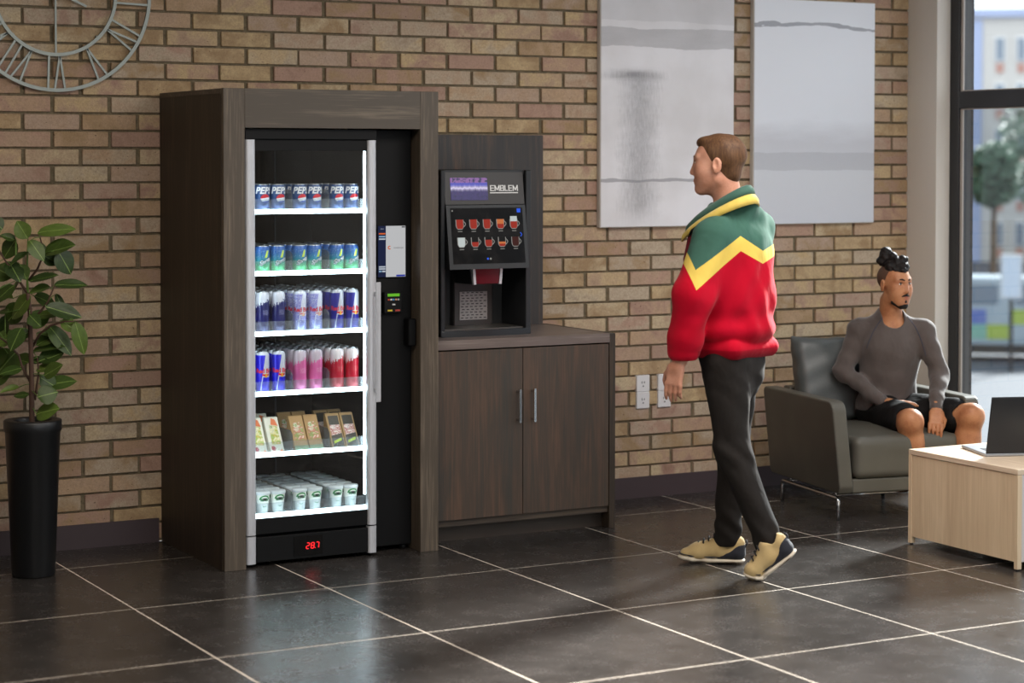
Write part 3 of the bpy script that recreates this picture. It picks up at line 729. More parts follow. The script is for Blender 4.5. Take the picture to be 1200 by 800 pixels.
def edition(colr, topc, lightc, base2=None):
    def f(m, A, Z):
        n = m.noise(m.comb(A*1.5, Z*30, 2.0), 3, 4, .6); e = Z-A*.012-.127+(n-.5)*.06; c = m.mix(e.gt(0), colr, topc)
        t = m.noise(m.comb(A*14, Z*260, 0.0), 3, 2); c = m.mix((t.gt(.55))*Z.between(.074, .096)*((A-.2).ab().lt(.45))*.7, c, lightc)
        return m.mix((t.gt(.58))*Z.between(.008, .022)*.5, c, lightc)
    return f
M_navy = canmat('energy_can_navy', edition('#1a1a62', '#d6d8e4', '#c8c8e8')); M_pink = canmat('energy_can_pink', edition('#d8609c', '#c9b8c4', '#f0c0d8')); M_redc = canmat('energy_can_red', edition('#c0102e', '#e8dde0', '#e08a80'))
def word(r, z, m_, size, txt='Red Bull'): return (can_text(txt, size, r+.0005, z, .0, offset=.0008, space=.92), m_)
tr, th_ = .0290, .172
def bull_bits(): return [word(tr, .084, M_redp, .0255)]
X6 = [[3.232, 3.302, 3.399, 3.467, 3.569, 3.638], [3.231, 3.303, 3.399, 3.472, 3.570, 3.641], [3.231, 3.300, 3.398, 3.468, 3.565, 3.634]]
def fill(shelf, xs, r, kinds, rows, pitch, shelf_name, group, y0=-.690):
    for l, x in enumerate(xs):
        proto, lname = kinds[l]
        for k in range(rows):
            first = proto not in placed; o = proto if first else copy_tree(proto)
            placed.add(proto); o.location = (x, y0+r+k*pitch, SHZ[shelf])
            same = [q for q in range(6) if kinds[q][0] is proto]
            lane = LANES[l] if len(same) > 2 else ('left', 'right')[same.index(l)]
            o['label'] = f'{lname}, {"frontmost" if k == 0 else RK[k]+" from front"}, {lane} lane, {shelf_name} shelf'
            o['group'] = group
placed = set()
pep = make_can('soda_can', '', .0325, .113, M_cola, [(can_text('PEPSI', .0385, .0331, .0735, .06, shear=.25, offset=.0014, space=1.02), M_white), (can_text('12 FL OZ', .006, .0331, .010, .0), M_white)], (0, 0, 0), '', tab=False)
fill(0, X6[0], .0325, [(pep, 'blue cola can')]*6, 4, .069, 'top', 'cola cans on the top shelf')
spr = make_can('soda_can', '', .0325, .113, M_lemon, [(can_text('Sprite', .025, .0331, .040, .12, shear=.35, offset=.0018), M_ink), (can_text('Sprite', .025, .0337, .040, .12, shear=.35, offset=.0004), M_white)], (0, 0, 0), '', tab=False)
spr_me = [c for c in spr.children if c.name.startswith('lettering')]
for q in spr_me:
    for v in q.data.vertices: v.co.z += (v.co.x)*.45      # the word climbs to the right
fill(1, X6[0], .0325, [(spr, 'blue and green lemon soda can')]*6, 5, .069, 'second', 'lemon soda cans on the second shelf')
nv = make_can('energy_drink_can', '', tr, th_, M_navy, [], (0, 0, 0), ''); ic = make_can('energy_drink_can', '', tr, th_, M_ice, bull_bits(), (0, 0, 0), ''); cl = make_can('energy_drink_can', '', tr, th_, M_bull, bull_bits(), (0, 0, 0), '')
fill(2, X6[1], tr, [(nv, 'tall navy can with torn silver top')]*2+[(ic, 'tall crackled blue and white energy can')]*2+[(cl, 'tall blue and silver energy can')]*2, 7, .063, 'third', 'energy drink cans on the third shelf')
cb_ = make_can('energy_drink_can', '', tr, th_, M_bull2, bull_bits(), (0, 0, 0), ''); pk = make_can('energy_drink_can', '', tr, th_, M_pink, [], (0, 0, 0), ''); rd = make_can('energy_drink_can', '', tr, th_, M_redc, [], (0, 0, 0), '')
fill(3, X6[1], tr, [(cb_, 'tall bright blue and silver can')]*2+[(pk, 'tall pink energy can')]*2+[(rd, 'tall red energy can with white top')]*2, 7, .063, 'fourth', 'energy drink cans on the fourth shelf')
# sandwich wedges
def wedge(name, mt_card, mt_win, extra):
    t = thing(name, '', 'sandwich pack', (0, 0, 0)); W, D, Hh = .031, .10, .142
    MB().prism([(0, 0), (D, 0), (D+.004, Hh), (D-.012, Hh)], 'x', -W, W, .0015).build('carton', mt_card, t)
    sl = (D-.012)/Hh
    def on(pts, mt, nm, lift=.0012):
        mb = MB(); vs = [mb.bm.verts.new((x, z*sl-lift, z)) for x, z in pts]; vb = [mb.bm.verts.new((x, z*sl+.001, z)) for x, z in pts]
        mb.bm.faces.new(vs); n = len(pts)
        for i in range(n): mb.bm.faces.new((vs[i], vb[i], vb[(i+1) % n], vs[(i+1) % n]))
        return mb.build(nm, mt, t)
    for pts, mt, nm, lf in extra: on(pts, mt, nm, lf)
    index_kids(t); return t
def filling(name, cols):
    m = MT(name, '#888888', .5); m.xyz(); n = m.noise(m.vec, 42, 3, .65, .6); m.base(m.ramp(n, [(.28+.44*i/(len(cols)-1), c) for i, c in enumerate(cols)])); return m.mat
F1 = filling('filling_egg_salad', ['#4f7a2c', '#e8e0c0', '#d9c98a', '#8fae4a', '#e0a63a', '#f2ead2']); F2 = filling('filling_ham', ['#6a9a3a', '#e6d8c0', '#c86a5a', '#7aa04a', '#e0c0a0', '#b84a40']); F3 = filling('filling_beef', ['#5a2a22', '#e8d8d0', '#a03a30', '#efe4da', '#7a8a3a'])
M_c1 = simple('cream_carton', '#e2dccb', .6); M_c2 = simple('kraft_carton', '#b58d5c', .7); M_c3 = simple('tan_carton', '#a88558', .7)
M_or = simple('orange_print', '#dd7038', .5); M_dk = simple('brown_black_print', '#3c3428', .5); M_lime = simple('lime_print', '#c8dc2c', .5); M_gn = simple('sage_band', '#7f9470', .6); M_rs = simple('crimson_print', '#b02a3a', .5)
w1 = wedge('sandwich_pack', M_c1, F1, [([(-.018, .035), (.022, .035), (.02, .105), (-.014, .112)], F1, 'window', .0012), ([(-.006, .112), (.024, .106), (.016, .132), (.0, .138)], M_or, 'printed_label', .0014), ([(-.024, .015), (-.012, .010), (-.004, .020), (-.012, .030), (-.022, .028)], M_rs, 'printed_emblem', .0014), ([(.006, .006), (.026, .006), (.020, .016)], M_or, 'printed_label', .0014)])
w2 = wedge('sandwich_pack', M_c2, F2, [([(-.020, .045), (.020, .045), (.024, .09), (.014, .115), (-.014, .115), (-.022, .09)], F2, 'window', .0012), ([(-.031, .0), (.031, .0), (.031, .024), (-.031, .024)], M_gn, 'printed_band', .0010)])
w3 = wedge('sandwich_pack', M_c3, F3, [([(-.022, .096), (.024, .096), (.024, .132), (-.022, .132)], M_dk, 'printed_label', .0012), ([(-.022, .054), (.024, .062), (.024, .096), (-.022, .096)], F3, 'window', .0013), ([(-.024, .004), (.026, .004), (.026, .062), (-.024, .054)], M_dk, 'printed_band', .0012), ([(-.018, .022), (.018, .034), (.018, .044), (-.018, .032)], M_lime, 'printed_stripe', .0020)])
fill(4, [3.211, 3.286, 3.398, 3.465, 3.567, 3.632], 0, [(w1, 'cream sandwich carton with orange print')]*2+[(w2, 'kraft brown sandwich wedge carton')]*2+[(w3, 'tan sandwich carton with dark label')]*2, 2, .125, 'fifth', 'sandwich cartons on the fifth shelf', -.698)
# milk cups
def cupm(m, A, Z):
    c = m.ramp(Z*9, [(.35, '#eef0ec'), (.5, '#eeefe6'), (.85, '#eceada')]); x = A*.034
    d1 = (x*x*.55+(Z-.057)*(Z-.057)).m('SQRT'); arc = d1.between(.0165, .0220)*(Z.gt(.060)); c = m.mix(arc, c, '#2f8f4a')
    d2 = (x*x+(Z-.050)*(Z-.050)).m('SQRT'); c = m.mix(d2.between(.0185, .0215)*(x.ab().lt(.012))*Z.lt(.05), c, '#2f8f4a')
    n = m.noise(m.comb(A*2, Z*60, 0.0), 6, 2); c = m.mix((Z-.060).ab().lt(.006)*(x.ab().lt(.022))*n.gt(.40), c, '#1f6a3a'); return m.mix((Z-.062).ab().lt(.005)*(x.ab().lt(.009)), c, '#1c2420')
M_cup = canmat('milk_cup', cupm, .5, 0)
cup = thing('yogurt_cup', '', 'cup', (0, 0, 0))
MB().lathe([(0, 0), (.023, 0), (.0255, .040), (.0262, .042), (.031, .082)], 24).build('body', M_cup, cup); MB().lathe([(.0325, .080), (.0335, .082), (.0335, .091), (.031, .093), (0, .093)], 24).build('lid', simple('white_lid', '#dde2e4', .4), cup); index_kids(cup)
fill(5, X6[2], .0335, [(cup, 'white yogurt cup with green print')]*6, 7, .068, 'bottom', 'yogurt cups on the bottom shelf')

# ================================================================== COFFEE CABINET
cab = thing('cupboard', 'low dark oak two-door cupboard under the coffee machine', 'cabinet', (4.5, -.34, 0)); O = (4.5, -.34, 0); B = lambda: MB(O)
M_rail = wood('dark_oak_rail', '#3a3028', '#54473a', 'x', 150)
mb = B(); mb.box(4.02, 4.925, -.64, -.02, .09, .115).box(4.02, 4.925, -.04, -.02, .115, .850).box(4.02, 4.04, -.64, -.04, .115, .850); mb.build('carcass', M_wood_side, cab)
B().box(4.925, 4.957, -.668, -.018, 0, .893, .001).build('side_panel', M_wood_side, cab)
B().box(4.02, 4.925, -.60, -.585, 0, .09).build('kick_board', M_rail, cab); B().box(4.02, 4.925, -.655, -.64, .072, .100, .001).build('bottom_rail', M_rail, cab)
for x0, x1, hx in ((4.025, 4.4715, 4.437), (4.4745, 4.921, 4.512)):
    d = B().box(x0, x1, -.668, -.648, .102, .846, .001).build('door', M_wood_door, cab)
    h = MB(O).box(hx, hx+.012, -.703, -.693, .515, .665, .001).build('handle', simple('chrome_%d' % int(hx*100), '#c9cacc', .16, 1.0), d)
    B().box(hx+.001, hx+.011, -.694, -.667, .522, .532).build('handle', h.data.materials[0], d); B().box(hx+.001, hx+.011, -.694, -.667, .648, .658).build('handle', h.data.materials[0], d)
tag(MB((4.5, -.34, .87)).box(3.994, 4.924, -.672, -.018, .852, .894, .0015).build('worktop', M_top, None, loc=(4.5, -.34, .87)), 'grey-brown oak worktop on the low cupboard', 'worktop')
bb = thing('backboard', 'dark striped oak housing panel around the coffee machine', 'panel', (4.45, -.2, .894)); O = (4.45, -.2, .894); B = lambda: MB(O)
B().box(3.995, 4.925, -.05, -.018, .894, 1.803, .001).build('back_panel', M_wood_back, bb)

# ---- coffee machine
O = (4.367, -.3, .894); B = lambda: MB(O)
cm = thing('coffee_machine', 'black touchscreen coffee machine standing on the worktop', 'coffee machine', O)
M_cm = simple('graphite_plastic', '#1d1f22', .4, var=.05); M_cm2 = simple('charcoal_fascia', '#2f2c2b', .45, var=.05, scale=200); M_cm3 = simple('dark_recess_plastic', '#1a1a1b', .5)
X0, X1, ZB, ZT = 4.137, 4.597, .894, 1.640
mb = B(); mb.box(X0, X0+.022, -.52, -.08, ZB, ZT, .003).box(X1-.028, X1, -.52, -.08, ZB, ZT, .003).box(X0+.02, X1-.02, -.42, -.08, 1.20, ZT).box(X0+.02, X1-.02, -.50, -.08, ZT-.02, ZT).box(X0+.02, X1-.02, -.24, -.08, ZB, 1.2)
mb.build('housing', M_cm, cm)
# base with a bowed lip and rounded inner corners
pts = [(X0, -.18)]+[(X0+(X1-X0)*q/16, -.520-.022*math.sin(PI*q/16)) for q in range(17)]+[(X1, -.18)]
B().prism(pts, 'z', ZB, ZB+.028, .004).build('base', M_cm, cm)
inn = [(X0+.03, -.25)]+[(X0+.03+(X1-X0-.06)*q/16, -.500-.018*math.sin(PI*q/16)) for q in range(17)]+[(X1-.03, -.25)]
B().prism(inn, 'z', ZB+.0275, ZB+.034).build('drip_tray', simple('drip_tray_grey', '#56524e', .35, .4), cm)
# inner walls of the cup bay
mb = B(); mb.box(4.30, 4.50, -.33, -.24, ZB+.03, 1.2, .004); mb.build('splash_panel', M_cm2, cm)
mb = B(); mb.box(X0+.022, 4.30, -.29, -.24, ZB+.03, 1.2).box(4.50, X1-.028, -.29, -.24, ZB+.03, 1.2); mb.build('bay_wall', M_cm3, cm)
gp = B().box(4.327, 4.470, -.334, -.329, .952, 1.082, .001).build('cup_grille', simple('pale_grey_grille', '#8f8b8a', .4, .3), cm)
mb = B()
for r in range(10):
    for c in range(6):
        x = 4.333+c*.0235+(.006 if r % 2 else 0); z = .960+r*.0128
        if x+.014 < 4.469: mb.box(x, x+.013, -.3350, -.3335, z, z+.004)
mb.build('grille_slots', M_slot, gp)
# tilted fascia: upper band with picture and name, menu screen below
ya, yb = -.500, -.560
def tp(x, z, l=0): f = (ZT-.01-z)/(ZT-.01-1.198); return (x, ya+(yb-ya)*f-l, z)
def tbox(x0, x1, z0, z1, l0, l1, nm, mt, par):
    mb = MB(O); mb.hexa([tp(x0, z0, l1), tp(x0, z1, l1), tp(x0, z0, l0), tp(x0, z1, l0), tp(x1, z0, l1), tp(x1, z1, l1), tp(x1, z0, l0), tp(x1, z1, l0)]); return mb.build(nm, mt, par)
fa = tbox(4.160, 4.562, 1.486, ZT-.01, -.05, 0, 'fascia', M_cm2, cm)
ms = tbox(4.160, 4.562, 1.198, 1.483, -.05, .004, 'screen_bezel', M_cm, cm)
m = MT('storm_picture', '#201030', .4); X, Y, Z = m.xyz()
nl = m.noise(m.comb(X, 0.0, 0.0), 45, 4, .8); nl2 = m.noise(m.comb(X, 0.0, Z), 60, 4, .7)
zc = Z-.665-(nl-.5)*.03; g = (zc.ab()*-55+1).mx(0); c = m.ramp(nl2, [(.3, '#1a1238'), (.55, '#2f2468'), (.75, '#4a1f3a')])
c = m.mix(Z.between(.672, .690)*.8, c, '#4a50c8'); c = m.mix(g*g, c, '#e6dcff'); c = m.mix((Z.gt(.688))*nl2.gt(.48)*.7, c, '#a06ab0')
m.set('Base Color', (0.01, .01, .02, 1)); m.set('Emission Color', c); m.set('Emission Strength', .85)
tbox(4.190, 4.376, 1.505, 1.605, 0, .002, 'picture_screen', m.mat, fa)
M_logo = emit('logo_white', '#e4e0da', .8)
def wide(me, k):
    for v in me.vertices: v.co.x *= k
    return me
def on_fascia(me, x, z, nm, mt, par, l=.0035):
    s_ = (yb-ya)/(ZT-.01-1.198)
    mb = MB(O).add_mesh(me).warp(lambda v: Vector(tp(x+v.x, z+v.y, l))); me2 = mb.mesh(nm); return link(nm, me2, mt, par)
x = 4.390; lw = .0036; hh = .0225; strokes = {'E': [((0, 0), (0, 1)), ((0, 0), (1, 0)), ((0, .5), (.9, .5)), ((0, 1), (1, 1))], 'M': [((0, 0), (0, 1)), ((1, 0), (1, 1)), ((0, 1), (.5, .15)), ((.5, .15), (1, 1))],
    'B': [((0, 0), (0, 1)), ((0, 0), (.9, 0)), ((0, .5), (.95, .5)), ((0, 1), (.9, 1)), ((.93, 0), (1, .25)), ((1, .25), (.9, .5)), ((.9, .5), (.97, .75)), ((.97, .75), (.88, 1))], 'L': [((0, 0), (0, 1)), ((0, 0), (1, 0))]}
for ch_, wd_ in zip('EMBLEM', (.019, .025, .019, .016, .019, .025)):
    mb = MB(O)
    for k_, ((a, b), (c, d)) in enumerate(strokes[ch_]):
        p, q = Vector((x+a*(wd_-lw)+lw/2, 0, 1.547+b*hh)), Vector((x+c*(wd_-lw)+lw/2, 0, 1.547+d*hh)); dr = (q-p).normalized()*lw/2; nr = Vector((-dr.z, 0, dr.x)); l_ = .0030+.0001*k_
        c4 = [p-dr-nr, p-dr+nr, q+dr-nr, q+dr+nr]; F_ = [tp(v.x, v.z, l_) for v in c4]; G_ = [tp(v.x, v.z, 0) for v in c4]
        mb.hexa([F_[0], F_[1], G_[0], G_[1], F_[2], F_[3], G_[2], G_[3]])
    mb.build('lettering', M_logo, fa); x += wd_+.0036
tbox(4.388, 4.530, 1.535, 1.5395, 0, .003, 'underline', M_logo, fa)
m = MT('menu_screen_dark', '#040405', .3, spec=.12); m.xyz(); n = m.noise(m.vec, 9, 4, .6, .6); m.set('Emission Color', m.ramp(n, [(.45, '#040405'), (.75, '#2e2a28')])); m.set('Emission Strength', .5)
mn_ = tbox(4.180, 4.545, 1.222, 1.470, .004, .0055, 'menu_screen', m.mat, ms)
ec = lambda nm, c, s=.9: emit(nm, c, s)
c_gl, c_red, c_or, c_cr, c_br = ec('icon_glass', '#b9b6b0', .5), ec('icon_red', '#b93424', .62), ec('icon_orange', '#e88248', .65), ec('icon_cream', '#dfe8e6', .65), ec('icon_brown', '#4a1c16', .6)
fills = [[(c_red, 1)], [(c_red, 1)], [(c_red, 1)], [(c_red, .5), (c_or, 1)], [(c_red, .75), (c_cr, 1.3)], [(c_cr, 1)], [(c_red, .5)], [(c_red, .72)], [(c_red, .28), (c_or, .5)], [(c_br, 1)]]
for i, fl_ in enumerate(fills):
    cx = 4.222+(i % 5)*.0685+(.003 if i > 4 else 0); cz = 1.398 if i < 5 else 1.318; w_, h_ = .021, .042
    def P(u, v): # u -1..1, v 0..1, rounded foot
        k = 1-.35*max(0, (.35-v)/.35)**2; return (cx+u*w_*k*.95, cz-h_/2+v*h_)
    def poly(v0, v1, l, nm, mt, par, s_=1.0):
        n = 8; L = [P(-s_, v0+(v1-v0)*q/n) for q in range(n+1)]; R_ = [P(s_, v1-(v1-v0)*q/n) for q in range(n+1)]
        mb = MB(O); vs = [mb.bm.verts.new(tp(x, z, l)) for x, z in L+R_]; vb = [mb.bm.verts.new(tp(x, z, l-.002)) for x, z in L+R_]; mb.bm.faces.new(vs)
        for q in range(len(vs)): mb.bm.faces.new((vs[q], vb[q], vb[(q+1) % len(vs)], vs[(q+1) % len(vs)]))
        return mb.build(nm, mt, par)
    poly(-.06, 1.0, .0068, 'cup_icon', c_gl, ms); poly(.02, 1.0, .0074, 'cup_icon_inside', ec('icon_dark', '#141212', .3) if i == 0 else bpy.data.materials['icon_dark'], ms, .82)
    mb = MB(O); pp = [tp(cx+w_*.85+.011*math.sin(PI*q/6), cz+.014-.026*q/6, .0070) for q in range(7)]; mb.tube(pp, .0016, 6).build('cup_icon_handle', c_gl, ms)
    v0 = .02
    for mt, v1 in fl_: poly(v0, v1, .0080, 'cup_icon_fill', mt, ms, .84); v0 = v1
    tbox(cx-.011, cx+.011, cz-.0335, cz-.0305, .0055, .0065, 'caption_mark', c_gl, ms)
tbox(4.516, 4.534, 1.448, 1.466, .0055, .007, 'blue_button', ec('button_blue', '#2a5ae0', 1.0), ms)
def disc(cx, cz, r, mt, nm): mb = MB(O); vs = [mb.bm.verts.new(tp(cx+r*math.cos(q*PI/6), cz+r*math.sin(q*PI/6), .0068)) for q in range(12)]; mb.bm.faces.new(vs); return mb.build(nm, mt, ms)
disc(4.353, 1.243, .005, bpy.data.materials['button_blue'], 'page_dot'); disc(4.367, 1.243, .005, c_gl, 'page_dot'); disc(4.188, 1.458, .004, c_gl, 'status_dot')
MB(O).tube([tp(4.527, 1.358, .007), tp(4.534, 1.349, .007), tp(4.527, 1.340, .007)], .0016, 6).build('next_arrow', bpy.data.materials['button_blue'], ms)
# spout
B().prism([(4.290, 1.20), (4.455, 1.20), (4.445, 1.125), (4.305, 1.125)], 'y', -.50, -.33).build('spout_block', M_cm3, cm)
B().prism([(4.306, 1.20), (4.446, 1.20), (4.436, 1.127), (4.316, 1.127)], 'y', -.512, -.49, .002).build('spout_cover', simple('deep_red_gloss', '#4a0a14', .2), cm)
for a, b in ((4.299, 4.312), (4.440, 4.453)): k = 1 if a < 4.4 else -1; B().prism([(a, 1.20), (b, 1.20), (b+.006*k, 1.125), (a+.006*k, 1.125)], 'y', -.516, -.48, .001).build('chrome_trim', M_alu, cm)

# ================================================================== POTTED PLANT
LEAVES = [(-12,-11,1366,-56,-18,1438,54),(34,-46,1389,182,-47,1424,48),(53,-15,1307,189,-60,1346,64),(112,-38,1319,173,-21,1227,70),(5,-59,1362,70,-90,1289,48),(-70,29,1359,-131,17,1381,27),(-77,60,1358,-134,48,1287,64),(-6,-13,1312,-78,-51,1260,32),(48,-14,1301,108,6,1263,48),(-80,23,1208,-158,32,1250,75),(-93,-9,1274,-29,-54,1207,64),(-47,1,1263,-20,-2,1198,43),(-9,-4,1193,115,-51,1228,32),(73,14,1170,-16,2,1144,43),(88,-4,1177,224,17,1184,43),(-59,46,1190,-119,69,1140,48),(8,-43,1136,-92,-29,1054,75),(62,-37,1093,207,-12,1053,54),(83,65,1140,130,23,1051,27),(6,-74,1063,56,-106,1023,43),(16,26,1050,116,11,1079,48),(57,35,1012,164,9,906,59),(125,-29,1039,193,-48,992,43),(183,-48,1035,225,-51,901,48),(-115,30,1055,-132,52,950,41),(-63,-8,961,-4,16,997,37),(13,13,981,109,42,957,27),(-10,41,903,128,4,939,37),(23,13,867,120,40,903,64),(-70,19,905,-156,14,818,97),(-23,46,864,66,13,873,27),(12,10,830,100,6,857,54),(60,-56,815,139,-101,868,54),(22,62,759,157,92,800,64),(38,-79,732,115,-65,757,64),(23,-41,657,112,-79,699,75),(-12,-5,734,-85,7,732,23),(-54,15,764,-124,-32,747,27),(-35,-16,843,-115,-63,837,43),(-76,46,978,-157,23,958,43),(-79,16,1121,-161,44,1136,32),(-84,-29,1071,-140,1,1079,27),(-97,-3,939,-151,-47,954,32),(-145,-18,1253,-208,-66,1309,64),(-145,-66,1148,-226,-84,1128,64),(-160,33,1012,-237,-4,961,64),(-117,-85,1342,-175,-65,1405,54),(-139,-52,890,-226,-26,909,64),(-104,68,813,-208,48,771,54),(-108,-35,1404,-159,-43,1458,48)]
BRANCH = [[(-0.003,0.0,0.619),(-0.0,-0.015,0.821),(-0.002,-0.03,1.082),(-0.006,-0.045,1.147)], [(-0.004,0.0,0.777),(-0.036,-0.015,0.843),(-0.048,-0.03,0.898),(-0.098,-0.045,0.954),(-0.142,-0.06,0.987)], [(0.009,-0.0,0.712),(0.023,0.01,0.819),(0.016,0.02,0.883)], [(-0.017,0.0,1.144),(-0.071,-0.015,1.231),(-0.104,-0.03,1.286),(-0.138,-0.045,1.351)], [(-0.017,0.0,1.144),(-0.021,0.01,1.252),(-0.019,0.02,1.359)], [(0.001,0.0,0.928),(0.035,-0.015,0.983),(0.082,-0.03,1.017),(0.139,-0.045,1.034),(0.185,-0.06,1.036)], [(-0.006,0.0,1.036),(0.036,-0.015,1.07),(0.072,-0.03,1.114),(0.102,-0.045,1.179)], [(-0.012,0.0,1.198),(0.026,-0.015,1.242),(0.057,-0.03,1.308),(0.045,-0.045,1.373)], [(-0.064,0.0,1.22),(-0.066,0.01,1.295),(-0.068,0.02,1.359)], [(-0.109,-0.0,0.95),(-0.166,0.01,0.884)]]
pl = thing('potted_plant', 'rubber plant with dark glossy leaves in a tall black tapered pot', 'plant', (2.31, -.475, 0), -YAW)
M_pot = simple('matt_black_pot', '#17181a', .42, var=.05, scale=60); M_soil = simple('dark_soil', '#1b130d', .95, var=.3, bump=.6)
MB().lathe([(0, 0), (.082, 0), (.0865, .006), (.110, .585), (.116, .590), (.1165, .628), (.113, .633), (.078, .633), (.075, .625), (.075, .60)], 48).build('pot', M_pot, pl)
MB().lathe([(0, .60), (.075, .60), (.075, .57)], 24).build('soil', M_soil, pl)
M_stem = simple('brown_stem', '#4a3428', .8, var=.2); M_gstem = simple('green_stem', '#5c7a34', .6)
for i, b in enumerate(BRANCH):
    r0, r1 = (.0125, .008) if i == 0 else (.0055, .003)
    if i == 0: b = [(-.003, 0, .595)]+b
    MB().tube(b, [r0+(r1-r0)*k/(len(b)-1) for k in range(len(b))], 8).build('trunk' if i == 0 else 'branch', M_gstem if i in (4, 8) else M_stem, pl)
m = MT('rubber_leaf', '#2f4a1e', .45, spec=.35); X, Y, Z = m.xyz()
oi = m.t.nodes.new('ShaderNodeObjectInfo'); rnd = V(m.t, oi.outputs['Random'])
c = m.ramp(rnd, [(0, '#293b17'), (.4, '#394e1d'), (.75, '#4a5f24'), (1, '#5a6e2b')]); rib = Y.ab().lt(.018)
side = (X*26+Y.ab()*-22).m('SINE').gt(.93); c = m.mix(side*.08, c, '#7a9a4a'); c = m.mix(rib*.7, c, '#8fa85a'); n = m.noise(m.vec, 5, 3); c = m.mix((n-.4).mx(0)*.8, c, '#1f3314'); m.base(c); M_leaf = m.mat
def leaf_mesh(bend, fold):
    bm = bmesh.new(); NX, NY = 9, 4; rows = []
    for i in range(NX+1):
        t = i/NX; wv = (math.sin(PI*min(1, t**.85))**.75)*.5*(1 if 0 < t < 1 else 0); r = []
        for j in range(-NY//2, NY//2+1):
            y = wv*j/(NY/2); z = -bend*t*t+fold*abs(y)-.25*abs(y)**2+.012*math.sin(t*9+j)
            r.append(bm.verts.new((t, y, z)))
        rows.append(r)
    for i in range(NX):
        for j in range(NY):
            f = bm.faces.new((rows[i][j], rows[i+1][j], rows[i+1][j+1], rows[i][j+1])); f.smooth = True
    bmesh.ops.remove_doubles(bm, verts=bm.verts, dist=1e-5); me = bpy.data.meshes.new('leaf'); bm.to_mesh(me); bm.free(); me.materials.append(M_leaf); return me
lms = [leaf_mesh(b, f) for b, f in ((.10, .25), (.22, .15), (.05, .35))]
rl = random.Random(4)
EXTRA = [(-20, 30, 1330, 60, 70, 1300, 60), (0, 40, 1130, 90, 80, 1100, 64), (-30, 40, 1010, 60, 70, 1060, 60), (10, 30, 930, 110, 70, 990, 60), (-40, 20, 1100, -120, 60, 1020, 66), (-20, 30, 860, -100, 70, 880, 60), (20, 40, 800, 90, 60, 760, 56), (-60, -30, 1180, -150, -70, 1120, 64), (-100, 20, 900, -190, 40, 860, 60), (-30, -50, 1010, -70, -100, 930, 60)]
for (x0, y0, z0, x1, y1, z1, wd) in LEAVES+EXTRA:
    a = Vector((x0, y0, z0))/1000; b = Vector((x1, y1, z1))/1000; d = b-a; Lh = d.length; d.normalize()
    nrm = Vector((rl.uniform(-.5, .5), -1.0+rl.uniform(-.2, .5), .75+rl.uniform(-.3, .3))); nrm = (nrm-d*nrm.dot(d)).normalized(); sd = nrm.cross(d)
    o = link('leaf', rl.choice(lms), None, pl); W = wd/1000*1.32
    o.matrix_local = Matrix(((d.x*Lh, sd.x*W, nrm.x*Lh, a.x), (d.y*Lh, sd.y*W, nrm.y*Lh, a.y), (d.z*Lh, sd.z*W, nrm.z*Lh, a.z), (0, 0, 0, 1)))
    # stalk joining the leaf to the nearest woody point
    best = min((Vector(p) for br_ in BRANCH for p in [tuple((Vector(q1)*(1-t)+Vector(q2)*t)) for q1, q2 in zip(br_, br_[1:]) for t in (0, .33, .66, 1)]), key=lambda p: (p-a).length)
    if .004 < (best-a).length: MB().tube([best, (best+a)/2+Vector((0, 0, .004)), a+d*.004], .0018, 5).build('leaf_stalk', M_gstem, pl)

# ================================================================== ARMCHAIR
M_lea = MT('grey_leather', '#54524b', .48, spec=.4); M_lea.xyz(); n = M_lea.noise(M_lea.vec, 260, 3, .6); n2 = M_lea.noise(M_lea.vec, 5, 2)
M_lea.base(M_lea.ramp(n*.3+n2*.7, [(.3, '#504e47'), (.7, '#5c5a52')])); M_lea.bump(n, .12, .001); M_lea = M_lea.mat
M_pil = MT('blue_grey_leather', '#4b4f50', .42, spec=.5); M_pil.xyz(); n = M_pil.noise(M_pil.vec, 260, 3, .6); M_pil.base(M_pil.ramp(n, [(.3, '#474b4b'), (.7, '#525657')])); M_pil.bump(n, .12, .001); M_pil = M_pil.mat
M_chr = simple('polished_chrome', '#b9bbbf', .12, 1.0, var=.02, bump=0)
ch = thing('armchair', 'dark grey leather armchair on a chrome tube frame by the window', 'armchair', (5.95, -1.05, 0), math.radians(-10))
W, D = .712, .745
def arm(x0, x1, nm):
    poly = [(0.015, .128), (D-.02, .128), (D, .145), (D, .545), (D-.02, .562), (.05, .562)]+[(.05-.045*math.sin(a), .515+.045*math.cos(a)+.002) for a in (PI/8, PI/4, 3*PI/8, PI/2)]+[(0, .16)]
    sg = -1 if x0 < .1 else 1
    MB().prism(poly, 'x', x0, x1, .008).warp(lambda v: Vector((v.x+sg*(.042 if sg < 0 else .03)*(v.z-.128)/.434, v.y, v.z))).build(nm, M_lea, ch)
arm(0, .072, 'arm'); arm(W-.072, W, 'arm')
MB().box(.07, W-.07, D-.075, D, .128, .562, .01, 2).build('back_panel', M_lea, ch)
MB().box(.07, W-.07, .012, D-.07, .128, .195, .008, 2).build('seat_base', M_lea, ch)
s = SDF((.06, -.03, .17), (W-.06, D-.05, .44), .008); s.box((W/2, .325, .292), (W/2-.076, .33, .098), .035); s.ell((W/2, .30, .36), (.27, .27, .05), k=.05)
s.build('seat_cushion', M_lea, ch)
R_ = rotx(-.20)
s = SDF((.02, .38, .36), (W-.02, .82, .88), .008); s.box((W/2, .60, .60), (.285, .045, .205), .03, R=R_, puff=.05)
for sx in (-1, 1): s.cap((W/2+sx*.25, .632, .765), (W/2+sx*.292, .640, .808), .030, .010, .05)
s.disp(lambda x, y, z: .003*np.sin(38*x+22*z)*np.clip((z-.62)*8, 0, 1)+.002*np.sin(60*z-25*x)); s.build('back_pillow', M_pil, ch)
